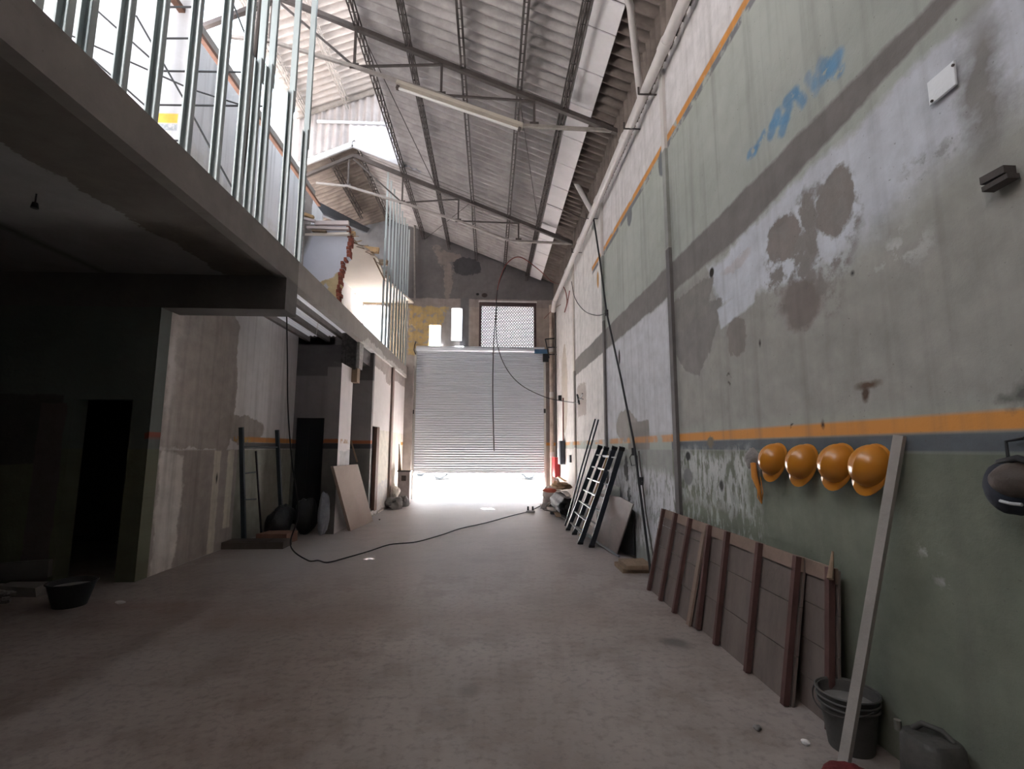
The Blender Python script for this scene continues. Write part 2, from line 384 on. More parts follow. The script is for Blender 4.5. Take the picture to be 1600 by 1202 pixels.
m_black = mat('black_rubber', (.018, .018, .02), .55, var=.1, bump=.03)
m_blackpaint = mat('black_paint', (.022, .03, .042), .4, var=.25, scale=20, bump=.05, spec=.5)
m_red = mat('red_plastic', (.34, .02, .025), .4, var=.1)
m_redcable = mat('red_brown_cable', (.20, .06, .05), .5, var=.1)
m_brick = mat('broken_brick', (.30, .09, .06), .95, var=.5, scale=14, bump=.8, col2=(.10, .03, .025))
m_yel = mat('yellow_plaster', (.56, .40, .15), .9, var=.45, scale=3, col2=(.45, .42, .36), space='W')
def roofmat(name, c1, c2, transl=0.0, tcol=(.8, .75, .72)):
    m, nt, p = newmat(name)
    q = nt.new('ShaderNodeNewGeometry').outputs['Position']
    a, _ = nt.noise(nt.v('MULTIPLY', q, (1, 1, 1)), 1.2, 6, .6); b, _ = nt.noise(nt.v('MULTIPLY', q, (2, 3, 2)), 2.0, 5, .65)
    col = nt.mix(nt.ramp(nt.m('ADD', nt.m('MULTIPLY', a, .5), nt.m('MULTIPLY', b, .5)), .38, .62), c1, c2)
    nt.put(p.inputs['Base Color'], col); p.inputs['Roughness'].default_value = .9; p.inputs['Specular IOR Level'].default_value = .15
    if transl:
        tr = nt.new('ShaderNodeBsdfTranslucent'); nt.put(tr.inputs[0], tcol)
        mx = nt.new('ShaderNodeMixShader'); mx.inputs[0].default_value = transl
        nt.l.new(p.outputs[0], mx.inputs[1]); nt.l.new(tr.outputs[0], mx.inputs[2])
        nt.l.new(mx.outputs[0], nt.n['Material Output'].inputs[0])
    return m
m_roof = roofmat('fibre_cement_sheet', (.44, .41, .40), (.29, .265, .26))
m_roof_dk = roofmat('shaded_fibre_cement_sheet', (.22, .185, .165), (.13, .105, .095))  # darker copy of the roof sheet, with the shade put into its colour
m_raised = roofmat('pale_fibreglass_sheet', (.36, .325, .31), (.27, .24, .225))
m_panelup = roofmat('pale_gable_sheet', (.36, .33, .325), (.27, .245, .24))
m_transl = roofmat('translucent_sheet', (.88, .88, .92), (.82, .82, .86), .6, (.97, .97, 1.0))
m_gabletr = roofmat('clear_gable_sheet', (.44, .44, .47), (.38, .37, .39), .012)
# ------------------------------------------------------------------ setting
YB = 14.8
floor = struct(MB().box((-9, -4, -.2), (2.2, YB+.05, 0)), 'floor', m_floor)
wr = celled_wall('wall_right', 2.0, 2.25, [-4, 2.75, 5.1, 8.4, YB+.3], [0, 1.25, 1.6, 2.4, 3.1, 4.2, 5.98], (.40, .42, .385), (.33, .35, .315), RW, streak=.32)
wb = struct(MB().box((-9, -4.25, 0), (2.25, -4, 11)), 'wall_near', m_cement)
# pilasters on the right wall
RP = [('box', (-5, 30, -.5, 3.72), (.15, .14, .14), dict(warp=.05)), ('box', (-5, 30, 3.72, 4.9), (.30, .31, .29), dict(warp=.02))]  # dark lower band is the step shadow, put into the colour
m_pil = painted('pilaster_plaster', 'YZ', (.58, .54, .52), (.50, .47, .45), RP)
m_pil2 = painted('pale_pilaster_plaster', 'YZ', (.62, .57, .53), (.55, .5, .46), [('box', (-5, 30, 1.5, 3.3), (.30, .27, .25), dict(warp=.2)), ('box', (-5, 30, 1.57, 1.65), (.45, .2, .06), dict(warp=0))])
for i, (y, m) in enumerate(((5.12, m_pil), (8.25, m_pil), (11.3, m_pil2))):
    o = struct(MB().box((1.965, y-(.05 if i < 2 else .1), 0), (2.01, y+.05, 5.9)), 'trim_%d' % (i+1), m)
# ---- far wall with openings: built from blocks around shutter, slots and grille
m_far = painted('far_wall_plaster', 'XZ', (.17, .155, .155), (.125, .115, .115), [
    ('box', (-2.6, 2.1, 5.85, 6.12), (.33, .28, .26), dict(warp=.12)),
    ('box', (-2.6, -.6, 4, 5.86), (.36, .33, .31), dict(warp=.1)),
    ('poly', [(-2.5, 4.3), (-1.95, 4.3), (-1.5, 5.3), (-1.35, 5.85), (-2.5, 5.85)], (.54, .39, .18), dict(warp=.5, broken=.40, bs=6)),
    ('box', (-.95, -.68, 4, 6.15), (.15, .145, .15), dict(warp=.05, soft=.04)),
    ('box', (-.64, 2.1, 4, 5.86), (.40, .33, .29), dict(warp=.02)),
    ('poly', [(-1.9, 7.9), (-1.0, 7.6), (-.9, 7.1), (-1.3, 6.9), (-1.7, 7.3)], (.26, .22, .20), dict(warp=.8, broken=.4, bs=3)),
    ('ell', (-1.35, 6.7, .12, .6), (.27, .23, .21), dict(warp=.4)), ('ell', (-.75, 7.2, .45, .3), (.075, .07, .075), dict(warp=.6)),
    ('ell', (-.42, 6.28, .05, .04), (.01, .01, .01), dict(warp=0)), ('ell', (-.2, 6.25, .09, .07), (.05, .035, .03), dict(warp=.05)),
    ('box', (1.62, 2.1, 1.65, 4.1), (.32, .27, .26), dict(warp=.2)), ('box', (1.62, 2.1, 0, 1.57), (.48, .42, .37), dict(warp=.3)), ('box', (1.7, 2.1, 1.57, 1.66), ORG, dict(warp=.03)),
    ('box', (-2.6, -2.2, 0, 4.3), (.42, .38, .36), dict(warp=.2)), ('box', (-9, -2.6, 3.9, 5.95), (.66, .54, .38), dict(warp=.02)), ('box', (-9, -2.6, 5.95, 9), (.15, .15, .16), dict(warp=.02))], streak=.25)
fw = MB()
def FB(x0, x1, z0, z1): fw.box((x0, YB, z0), (x1, YB+.22, z1))
GX0, GX1, GZ0, GZ1 = -.36, 1.42, 4.60, 6.06
FB(-9, -4.0, 0, 9); FB(-4.0, -3.1, 5.9, 9); FB(-4.0, -3.1, 0, 4.35); FB(-3.1, -2.28, 0, 8.6)
FB(-2.28, -1.90, 4.45, 8.6); FB(-1.90, -1.54, 5.27, 8.6); FB(-1.54, -1.22, 4.45, 8.6); FB(-1.22, -.89, 4.45, 4.78); FB(-1.22, -.89, 5.82, 8.6)
FB(-.89, GX0, 4.45, 8.0); FB(GX0, GX1, GZ1, 8.0); FB(GX1, 1.66, 4.45, 7.0); FB(GX0, GX1, 4.45, 4.6); FB(1.66, 2.25, 0, 6.9)
# the wall top is hidden above the sheets; trim it along the slope
fwv = []
for (x, y, z) in fw.v:
    if z > 6.5:
        z = min(z, (7.47-.396*x) if x > -3.3 else (8.78+.45*(x+3.3)))
    fwv.append((x, y, z))
fw.v = fwv
struct(fw, 'wall_far', m_far)
# ---- mezzanine slab and beams
slab = struct(MB().box((-9, -4, 3.58), (-2.62, 6.2, 3.88)), 'ceiling', m_slab)
struct(MB().box((-2.62, -4, 3.56), (-2.5, 6.2, 3.9)), 'trim_4', m_edge)
struct(MB().box((-9, 5.86, 3.16), (-2.5, 6.2, 3.58)), 'trim_5', m_cement_dk)
eb2 = MB().prism([(-2.62, 6.2, 3.56), (-2.5, 6.2, 3.56), (-2.5, 6.2, 3.9), (-2.62, 6.2, 3.9)], (0, YB-6.2, 0))
m_edge2 = painted('far_slab_edge', 'YZ', (.33, .30, .28), (.27, .245, .23), [('box', (9.5, 15, 3.4, 3.66), (.60, .57, .55), dict(warp=.5))], streak=.15)
struct(eb2, 'trim_6', m_edge2)
struct(MB().box((-4.0, 10.0, 3.6), (-2.62, YB, 3.9)), 'ceiling', m_cement)
struct(MB().box((-9, 6.2, 3.58), (-4.15, YB, 3.88)), 'ceiling', m_cement)
# ---- lower left walls
STR = [('box', (-9, 20, 1.575, 1.65), (.34, .12, .05), dict(warp=.01)), ('box', (-9, 20, 1.47, 1.575), (.05, .05, .055), dict(warp=.01))]
m_shadewall = painted('shaded_green_plaster', 'XZ', (.115, .13, .12), (.10, .11, .10), [('box', (-9, -2, 0, 1.475), (.13, .135, .09), dict(warp=.01)),  # wall under the mezzanine, its shade put into the plaster colours
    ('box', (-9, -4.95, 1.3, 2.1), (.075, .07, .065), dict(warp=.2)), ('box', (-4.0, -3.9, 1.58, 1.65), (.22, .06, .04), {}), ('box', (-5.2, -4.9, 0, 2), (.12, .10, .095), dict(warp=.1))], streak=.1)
lw = MB()
lw.box((-9, 5.86, 0), (-4.83, 6.06, 3.16)); lw.box((-4.83, 5.86, 2.05), (-4.17, 6.06, 3.16)); lw.box((-4.17, 5.86, 0), (-3.95, 6.06, 3.16))
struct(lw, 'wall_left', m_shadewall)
LWL = [('poly', [(5.8, 1.5), (7.55, 1.45), (7.75, 1.85), (7.65, 3.4), (7.0, 3.8), (5.8, 3.3)], (.40, .355, .325), dict(warp=.25)),
       ('ell', (8.0, 1.78, .75, .22), (.38, .335, .30), dict(warp=.3)),
       ('box', (6.05, 6.3, 1.4, 3.2), (.52, .47, .44), dict(warp=.5, soft=.15, op=.7)), ('ell', (6.15, 2.4, .06, .5), (.68, .64, .63), dict(warp=.3, soft=.05, op=.6)),
       ('box', (8.2, 10.1, 1.575, 1.665), (.58, .25, .07), dict(warp=.03, broken=.3, bs=4)), ('box', (7.75, 8.3, 1.575, 1.665), (.50, .30, .10), dict(warp=.05, broken=.45, bs=12)),
       ('box', (8.1, 10.1, 1.47, 1.575), (.12, .12, .12), dict(warp=.02)), ('box', (5.8, 10.1, 0, 1.46), (.40, .355, .325), dict(warp=.02)),
       ('box', (7.9, 10.1, 0, 1.46), (.30, .30, .25), dict(warp=.03)),
       ('box', (5.85, 5.97, .4, 1.46), (.72, .70, .62), dict(warp=.04)), ('poly', [(6.1, 1.45), (6.55, 1.40), (6.6, .9), (6.5, .0), (6.12, .0), (6.1, .7)], (.72, .68, .64), dict(warp=.3, soft=.04)),
       ('box', (7.25, 7.42, 0, 1.45), (.66, .61, .53), dict(warp=.15)), ('box', (7.62, 7.8, .3, 1.45), (.66, .62, .53), dict(warp=.15)), ('ell', (7.36, 1.05, .02, .07), (.01, .01, .01), dict(warp=0)),
       ('box', (5.86, 5.90, 1.55, 3.2), (.45, .42, .42), dict(warp=.1)),
       ('box', (5, 16, 3.9, 7.2), (.90, .90, .93), dict(warp=0, var=0)), ('box', (5, 16, 3.9, 5.4), (.82, .80, .74), dict(warp=.5, soft=.3, broken=.4, bs=2, op=.8)),
       ('ell', (7.4, 5.1, .15, .5), (.36, .35, .36), dict(warp=.8, soft=.08)), ('ell', (8.6, 4.9, .3, .25), (.55, .45, .28), dict(warp=.6)), ('ell', (8.9, 6.0, .15, .4), (.38, .37, .38), dict(warp=.6)),
       ('box', (9.9, 10.3, 3.9, 7), (.40, .36, .34), {})]
m_lwall = painted('peeling_left_plaster', 'YZ', (.68, .655, .65), (.58, .56, .55), LWL, streak=.35)
struct(MB().box((-4.15, 6.06, 0), (-3.95, 11.0, 6.93)).box((-4.15, 11.0, 0), (-3.95, YB, 6.0)), 'wall_left', m_lwall)
m_doorwall = painted('door_wall_plaster', 'XZ', (.27, .25, .25), (.23, .215, .215), STR+[('box', (-9, 0, 0, 1.47), (.16, .155, .145), dict(warp=.01)), ('box', (-9, 0, 2.95, 3.9), (.14, .13, .13), dict(warp=.02))], streak=.2)
dw = MB(); dw.box((-3.95, 10.0, 2.09), (-3.2, 10.15, 3.75)); dw.box((-3.95, 10.0, 0), (-3.91, 10.15, 2.09)); dw.box((-3.34, 10.0, 0), (-3.2, 10.15, 2.09)); dw.box((-3.2, 10.0, 3.25), (-2.62, 10.6, 3.6))
struct(dw, 'wall_left', m_doorwall)
m_lit = painted('lit_cream_pier_plaster', 'YZ', (.82, .77, .77), (.76, .72, .72), [('box', (9, 11, 1.575, 1.65), (.60, .42, .30), dict(warp=.01, broken=.45, bs=4)), ('box', (9, 10.7, 1.0, 1.45), (.66, .65, .66), {})], streak=.1)  # side of the pier facing the room, its light put into the colour
struct(MB().box((-3.3, 10.15, 0), (-3.2, 10.62, 3.6)), 'wall_left', m_doorwall)
struct(MB().box((-3.3, 10.62, 0), (-2.55, 10.75, 3.56)), 'wall_left', m_doorwall)
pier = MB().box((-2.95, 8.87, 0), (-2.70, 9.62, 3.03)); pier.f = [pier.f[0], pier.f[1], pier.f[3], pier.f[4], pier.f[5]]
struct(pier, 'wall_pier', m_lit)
struct(MB().add([(-2.95, 8.87, 0), (-2.70, 8.87, 0), (-2.70, 8.87, 3.03), (-2.95, 8.87, 3.03)], [(0, 1, 2, 3)]), 'wall_pier', m_doorwall)  # front face of the same pier, its shade put into a darker plaster
m_leftfar = painted('cream_left_plaster', 'YZ', (.78, .74, .73), (.72, .68, .66), [
    ('box', (10.6, 15, 0, 1.9), (.74, .69, .60), dict(warp=.2)), ('box', (10.6, 13, 0, .7), (.60, .57, .56), dict(warp=.6, broken=.4)),
    ('box', (10, 15, 3.28, 4), (.43, .375, .35), dict(warp=.35)), ('ell', (12.2, 3.3, .35, .25), (.43, .375, .35), dict(warp=.4)),
    ('box', (14.2, 15, 1.575, 1.66), (.62, .33, .09), dict(warp=.03)), ('box', (10, 15, 0, .05), (.3, .27, .25), {})], streak=.1)
lf = MB(); lf.box((-2.65, 10.75, 1.97), (-2.55, 11.42, 3.56)); lf.box((-2.65, 11.42, 0), (-2.55, YB, 3.56)); lf.box((-2.65, 10.75, 0), (-2.55, 11.42, .12))
struct(lf, 'wall_left', m_leftfar)
struct(MB().box((-2.56, 12.55, 0), (-2.5, 12.75, 3.62)), 'trim_7', mat('brown_pilaster', (.27, .20, .175), .9, space='W', scale=2))
struct(MB().box((-2.56, 14.55, 0), (-2.3, YB+.01, 3.95)), 'trim_8', mat('grey_corner_column', (.42, .38, .36), .9, space='W', scale=2, var=.35))
dd_ = thing('dark_doorway_panel', 'dark panel added as the shade of the rear doorway in the left bay', 'door', (-3.62, 10.1, 0)); dd_['kind'] = 'structure'
part(MB().box((-3.91, 10.08, 0), (-3.34, 10.12, 2.09)).box((-3.85, 10.06, .2), (-3.66, 10.08, 1.9)).box((-3.60, 10.06, .2), (-3.40, 10.08, 1.9)), 'doorway_piece', mat('doorway_shade_navy', (.012, .013, .018), .7, var=.2), dd_)  # flat dark panel added where the doorway shows only shade
# dark room backing beyond the doorways so no daylight leaks in
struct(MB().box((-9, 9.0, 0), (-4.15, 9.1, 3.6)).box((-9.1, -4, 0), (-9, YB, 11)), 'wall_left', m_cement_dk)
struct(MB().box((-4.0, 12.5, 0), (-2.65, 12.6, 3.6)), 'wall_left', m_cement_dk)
# upstairs transverse wall at the left with the second stripe
m_upwall = painted('pale_upstairs_plaster', 'XZ', (.46, .46, .49), (.41, .415, .44), [
    ('box', (-9, -3.98, 5.56, 5.69), (.80, .42, .08), dict(warp=.02, broken=.2, bs=6)), ('box', (-9, -3.98, 5.46, 5.55), (.30, .33, .36), dict(warp=.02, broken=.42, bs=8)), ('box', (-9, -4.05, 3.9, 5.45), (.58, .57, .50), dict(warp=.05))], streak=.2, grain=.6)
struct(MB().box((-9, 5.86, 3.88), (-3.95, 6.06, 8.2)), 'wall_left', m_upwall)
# demolished upstairs partition at the far end
WY = 10.0
edge_px = [(545, 352), (546, 366), (549, 378), (545, 385), (546, 402), (536, 408), (537, 420), (532, 425), (533, 445), (529, 452), (530, 470), (526, 480), (528, 500)]
ed = [at(u, v, Y=WY) for u, v in edge_px]
poly = [(-3.95, WY, 3.88), (-3.95, WY, at(480, 352, Y=WY).z)]+[tuple(p) for p in ed]+[(ed[-1].x, WY, 3.88)]
m_w1 = painted('blue_white_partition_plaster', 'XZ', (.56, .58, .66), (.52, .54, .62), [
    ('poly', [tuple((at(u, v, Y=WY).x, at(u, v, Y=WY).z)) for u, v in ((500, 442), (540, 418), (540, 520), (500, 520))], (.50, .40, .24), dict(warp=.3)),
    ('poly', [tuple((at(u, v, Y=WY).x, at(u, v, Y=WY).z)) for u, v in ((470, 345), (497, 345), (472, 400), (465, 400))], (.27, .25, .24), dict(warp=.1, soft=.1)),  # slanted soft shadow put into the plaster colour
    ('ell', (at(508, 462, Y=WY).x, at(508, 462, Y=WY).z, .06, .25), (.50, .50, .54), dict(warp=.3))], streak=0, grain=.4)
w1 = MB(); 
# split the outline in horizontal strips so the torn edge stays clean
zs = sorted(set([p.z for p in ed]+[3.88]))
def xr(z):
    for a, b in zip(ed[:-1], ed[1:]):
        lo, hi = min(a.z, b.z), max(a.z, b.z)
        if lo-1e-6 <= z <= hi+1e-6 and hi > lo: return a.x+(b.x-a.x)*(z-a.z)/(b.z-a.z)
    return ed[-1].x
for z0, z1 in zip(zs[:-1], zs[1:]):
    a, b = xr(z0+1e-4), xr(z1-1e-4)
    w1.prism([(-3.95, WY, z0), (a, WY, z0), (b, WY, z1), (-3.95, WY, z1)], (0, .16, 0))
wp = struct(w1, 'wall_left', m_w1)
bk = MB()
for z0, z1 in zip(zs[:-1], zs[1:]):
    n = max(1, int((z1-z0)/.07))
    for k in range(n):
        za, zb = z0+(z1-z0)*k/n, z0+(z1-z0)*(k+1)/n
        xx = xr((za+zb)/2)
        bk.box((xx-.05, WY-.008-random.random()*.02, za+.006), (xx+random.uniform(.0, .05), WY+.14, zb-.006))
struct(bk, 'broken_brick_edge', m_brick, parent=wp, label='torn red brick edge')
# far upstairs ceiling with its broken edge, cornice and laths
cz = 5.95
ce = [at(u, v, Z=cz) for u, v in ((545, 366), (560, 385), (575, 392), (590, 405), (598, 425), (606, 440))]
cpts = [(-3.95, WY, cz)]+[(p.x, p.y, cz) for p in ce]+[(-2.4, YB, cz), (-3.95, YB, cz)]
m_cream = mat('cream_ceiling_plaster', (.74, .67, .60), .85, var=.08, scale=2, space='W')
cc = MB().prism(cpts, (0, 0, .05)); cei = struct(cc, 'ceiling', m_cream)
lath = MB()
for i in range(34):
    t = random.random()*4.99; k = int(t); f = t-k
    p = ce[k]*(1-f)+ce[k+1]*f
    lath.bar(p+Vector((-.15, random.uniform(-.1, .1), .03)), p+Vector((random.uniform(.03, .16), random.uniform(-.1, .1), random.uniform(-.06, .06))), .03, .012)
struct(lath, 'broken_lath', m_wood, parent=cei, label='splintered brown laths')
# cornice timbers on top of the partition
m_pinkwood = mat('pale_painted_board', (.58, .50, .49), .8, var=.2, scale=4, space='W')
def tb(n, u0, v0, u1, v1, y, h, m, label, cat='timber', d=.08):
    a, b = at(u0, v0, Y=y), at(u1, v1, Y=y)
    return single(MB().bar(a, b, d, h, up=(0, 0, 1)), n, m, label, cat)
tb('cornice_board', 492, 349, 545, 349, 9.93, .085, m_pinkwood, 'pale board capping the torn blue-white upstairs partition')
tb('cornice_moulding', 480, 356, 545, 358, 9.91, .05, m_pinkwood, 'thin pale moulding just under the board capping the upstairs partition')
tb('cornice_moulding', 488, 361, 510, 362, 9.90, .03, m_wood, 'short brown batten nailed under the pale moulding of the upstairs partition')
tb('splintered_timber', 476, 335, 490, 340, 9.9, .06, m_wood_lt, 'splintered timber stack at upper left of the torn partition')
tb('splintered_timber', 474, 342, 493, 346, 9.88, .05, m_pinkwood, 'broken pale lath bundle lying left of the partition cap board')
tb('timber_joist', 535, 365, 555, 366, 10.12, .10, m_wood_lt, 'short sawn joist end poking out beside the partition top corner')
tb('timber_joist', 562, 389, 592, 392, 10.9, .13, m_wood_lt, 'longest sawn yellow joist stub above the broken cream ceiling')
tb('timber_joist', 588, 409, 606, 411, 11.6, .12, m_wood, 'brown joist stub nearest the steel studs above the broken ceiling')
tb('timber_strut', 580, 395, 601, 438, 11.2, .03, m_wood, 'thin slanting batten along the broken edge of the cream ceiling')
# ------------------------------------------------------------------ roof
RS, RC = .396, 7.394           # right slope  Z = RC - RS*X
def rz(x): return RC-RS*x
def lz(x): return rz(-3.3)+.45*(x+3.3)
def corr(fn, length, wl=.177, amp=.048, nseg=8, nt=3):
    """fn(s, t, h): s metres across ribs, t 0..1 along ribs, h offset along the sheet normal"""
    n = int(length/wl*nseg)
    def wave(x):
        v = math.sin(x); return math.copysign(abs(v)**.7, v)
    return MB().grid(lambda a, b: fn(a*length, b, amp*wave(2*math.pi*a*length/wl)+(.022 if int(a*length/1.06) % 2 else 0)), n, nt)
nr = Vector((RS, 0, 1)).normalized()
def rightroof(x0, x1, y0, y1):
    def f(s, t, h):
        x = x0+(x1-x0)*t; return Vector((x, y0+s, rz(x)+.065))+nr*h
    return corr(f, y1-y0)
struct(rightroof(-2.2, 1.6, -4, 11.0), 'ceiling', m_roof, 80, label='right roof slope of grey corrugated sheets')
struct(rightroof(-3.3, 1.6, 11.0, YB+.4), 'ceiling', m_roof, 80)
struct(corr(lambda s, t, h: Vector((1.6+.42*t, -4+s, rz(1.6+.42*t)+.065))+nr*h, YB+4.4), 'ceiling', m_roof_dk, 80)
struct(corr(lambda s, t, h: Vector((1.99+h, -4+s, 5.95+t*.70)), YB+4.4), 'wall_right', m_roof_dk, 80)
nl = Vector((-.45, 0, 1)).normalized()
struct(corr(lambda s, t, h: Vector((-3.3-3.0*t, 11.0+s, lz(-3.3-3.0*t)+.065))+nl*h, YB+.4-11), 'ceiling', m_roof_dk, 80)
m_blocker = mat('dark_blocker_sheet', (.055, .05, .045), .95, var=.2, space='W')  # unseen dark sheets added above the roof to cut sunlight bounce
def skin(x0, x1, y0, y1):
    struct(corr(lambda s, t, h: Vector((x0+(x1-x0)*t, y0+s, rz(x0+(x1-x0)*t)+.11))+nr*h, y1-y0), 'bounce_blocker', m_blocker, 80)
skin(-2.2, 2.3, -4, 11.0); skin(-3.3, 2.3, 11.1, YB+.4)
struct(corr(lambda s, t, h: Vector((-3.3-3.0*t, 11.0+s, lz(-3.3-3.0*t)+.11))+nl*h, YB+.4-11), 'bounce_blocker', m_blocker, 80)
struct(MB().box((-3.42, 11.12, rz(-3.3)+.06), (-3.18, YB+.4, rz(-3.3)+.16)), 'ridge_light_blocker', m_blocker)  # unseen strip added over the ridge to stop light leaking in
struct(MB().box((2.03, -4, 5.9), (2.3, YB+.3, 6.8)), 'wall_right', m_cement)  # backing added behind the cladding, stops daylight leaking over the wall
# raised roof and its closing gable
UR = lambda x: 11.33+.41*x
nu_ = Vector((-.41, 0, 1)).normalized()
struct(corr(lambda s, t, h: Vector((-4.65+2.2*t, -4+s, UR(-4.65+2.2*t)))+nu_*h, 15.1), 'ceiling', m_raised, 80)
gy = 11.02
def gable(x0, x1, bot, top, dy=0.0):
    n = int((x1-x0)/.022)
    def f(a, t):
        x = x0+(x1-x0)*a; return Vector((x, gy+dy+.032*math.sin(2*math.pi*x/.177), bot(x)+(top(x)-bot(x))*t))
    return MB().grid(f, n, 2)
glow = lambda x: (lz(x) if x < -3.3 else rz(x))-.02
struct(gable(-5.2, -1.7, lambda x: max(glow(x), 9.25), lambda x: max(UR(x)-.03, max(glow(x), 9.25))), 'wall_far_gable', m_panelup, 80)
struct(gable(-5.2, -3.45, glow, lambda x: max(glow(x), 9.33), dy=-.012), 'wall_far_gable', m_panelup, 80)
struct(gable(-3.47, -1.7, glow, lambda x: 9.33, dy=-.012), 'wall_far_gable', m_gabletr, 80)
# unseen panel added to close the near daylight gap and dim the near floor
struct(MB().box((-2.25, -4, 8.2), (-2.2, 4.8, 10.5)), 'gap_light_blocker', m_roof_dk)
gbm = mat('pale_gable_channel', (.50, .50, .52), .6, metal=.2, var=.15)
single(MB().bar((-3.33, 10.93, rz(-3.33)-.04), (-2.12, 10.93, rz(-2.12)-.04), .05, .13), 'gable_channel', gbm, 'pale steel channel along the right foot of the ribbed white gable', 'channel')
single(MB().bar((-3.33, 10.93, rz(-3.33)-.04), (-4.9, 10.93, lz(-4.9)-.04), .05, .13), 'gable_channel', gbm, 'pale steel channel along the left foot of the ribbed white gable', 'channel')
single(MB().bar((-4.7, 10.93, UR(-4.7)-.08), (-2.5, 10.93, UR(-2.5)-.08), .05, .09), 'gable_channel', m_ltsteel, 'pinkish channel along the top of the ribbed white gable under the raised roof', 'channel')
single(MB().bar((-4.2, 10.95, 9.25), (-1.95, 10.95, 9.25), .04, .06), 'gable_rail', gbm, 'level pale rail across the middle of the ribbed white gable', 'rail')
# pale flat panels below the eave strip
m_flat = mat('flat_cement_panel', (.82, .79, .80), .8, var=.18, scale=2.5, space='W', bump=.1, col2=(.52, .51, .52))
ys = [2.4, 3.3, 4.2, 5.1, 5.55, 6.25, 6.95, 7.75, 8.55, 9.35, 10.2, 11.05, 11.9, 12.75, 13.6, 14.75]
for i in range(len(ys)-1):
    mb = MB().prism([(1.22, ys[i]+.014, rz(1.22)-.03), (1.57, ys[i]+.014, rz(1.57)-.03), (1.57, ys[i+1]-.014, rz(1.57)-.03), (1.22, ys[i+1]-.014, rz(1.22)-.03)], (0, 0, .02))
    single(mb, 'flat_panel', m_flat, 'pale flat panel of the long eave strip, %s counted from the far wall' % ORD[len(ys)-2-i], 'panel', 'pale panels of the eave strip')
# lattice purlins
def lattice(x, ztop, y0, y1, label, m, grp, d=.16, step=.16, r=.008):
    t = thing('lattice_purlin', label, 'purlin', (x, y0, ztop), grp)
    part(MB().bar((x-.03, y0, ztop), (x-.03, y1, ztop), .02, .02).bar((x+.03, y0, ztop), (x+.03, y1, ztop), .02, .02), 'top_chord', m, t)
    part(MB().bar((x-.03, y0, ztop-d), (x-.03, y1, ztop-d), .02, .02).bar((x+.03, y0, ztop-d), (x+.03, y1, ztop-d), .02, .02), 'bottom_chord', m, t)
    wb_ = MB(); y = y0; k = 0
    while y < y1-step:
        for sx in (-.03, .03):
            wb_.bar((x+sx, y, ztop if k % 2 else ztop-d), (x+sx, y+step, ztop-d if k % 2 else ztop), r*1.6, r*1.6)
        wb_.bar((x-.03, y, ztop-d), (x+.03, y, ztop-d), r, r)
        y += step; k += 1
    part(wb_, 'web', m, t)
G1 = 'lattice purlins under the right roof slope'
names = ['along the daylight gap at the top edge', 'second down from the daylight gap', 'third down from the daylight gap', 'fourth down from the daylight gap', 'beside the strip of pale flat panels']
for x, nm in zip((-2.14, -1.33, -.47, .42, 1.12), names):
    lattice(x, rz(x)-.04, 2.2, YB-.02, 'dark lattice purlin under the right roof slope, '+nm, m_dksteel, G1)
lattice(-3.22, rz(-3.22)-.05, 11.1, YB-.02, 'dark steel lattice purlin at the ridge of the far low roof', m_dksteel, 'lattice purlins under the far low roof')
lattice(-3.86, lz(-3.86)-.04, 11.1, 13.9, 'dark steel lattice purlin on the left slope of the far low roof', m_dksteel, 'lattice purlins under the far low roof')
for x, nm in zip((-2.75, -3.5, -4.4), ('nearest the dark roof', 'in the middle', 'nearest the open sky gap')):
    lattice(x, UR(x)-.09, 2.2, 10.95, 'pale lattice purlin under the bright raised roof, '+nm, m_ltsteel, 'lattice purlins under the bright raised roof', d=.2, step=.25)
# roof trusses
def truss(Y, label, m, dz=0.0):
    t = thing('roof_truss', label, 'truss', (2.0, Y, 6.4), 'transverse roof trusses')
    top = [(1.98, rz(1.98)-.22), (-3.35, rz(-3.35)-.22), (-4.9, lz(-4.9)-.25)]
    tc = MB()
    for a, b in zip(top[:-1], top[1:]): tc.bar((a[0], Y, a[1]), (b[0], Y, b[1]), .07, .07).bar((a[0], Y+.035, a[1]+.03), (b[0], Y+.035, b[1]+.03), .01, .11)
    part(tc, 'top_chord', m, t)
    bot = [(1.98, 6.42+dz), (.46, 6.46+dz), (-.8, 6.93+dz), (-2.15, 7.36+dz), (-3.45, 7.74+dz), (-4.2, 7.8+dz)]
    bc = MB()
    for a, b in zip(bot[:-1], bot[1:]): bc.bar((a[0], Y, a[1]), (b[0], Y, b[1]), .05, .045)
    part(bc, 'bottom_chord', m_ltsteel, t)
    def ztop(x): return (rz(x) if x > -3.35 else lz(x))-.24
    for x, zb in ((.65, 6.47), (-.8, 6.93), (-2.15, 7.36), (-3.45, 7.74)):
        part(MB().bar((x, Y, zb+dz), (x, Y, ztop(x)), .035, .035, up=(0, 1, 0)).box((x-.07, Y-.006, zb+dz-.03), (x+.07, Y+.006, zb+dz+.06)), 'vertical_strut', m, t)
    for (x0, z0, x1) in ((-.8, 6.93, .65), (-2.15, 7.36, -.8), (-2.15, 7.36, -3.35)):
        part(MB().bar((x0, Y, z0+dz), (x1, Y, ztop(x1)-.02), .03, .03), 'diagonal_strut', m, t)
truss(6.95, 'dark steel roof truss carrying the fluorescent fitting, nearer one', m_dksteel)
truss(11.12, 'dark steel roof truss in front of the ribbed white gable, farther one', m_dksteel, -.03)
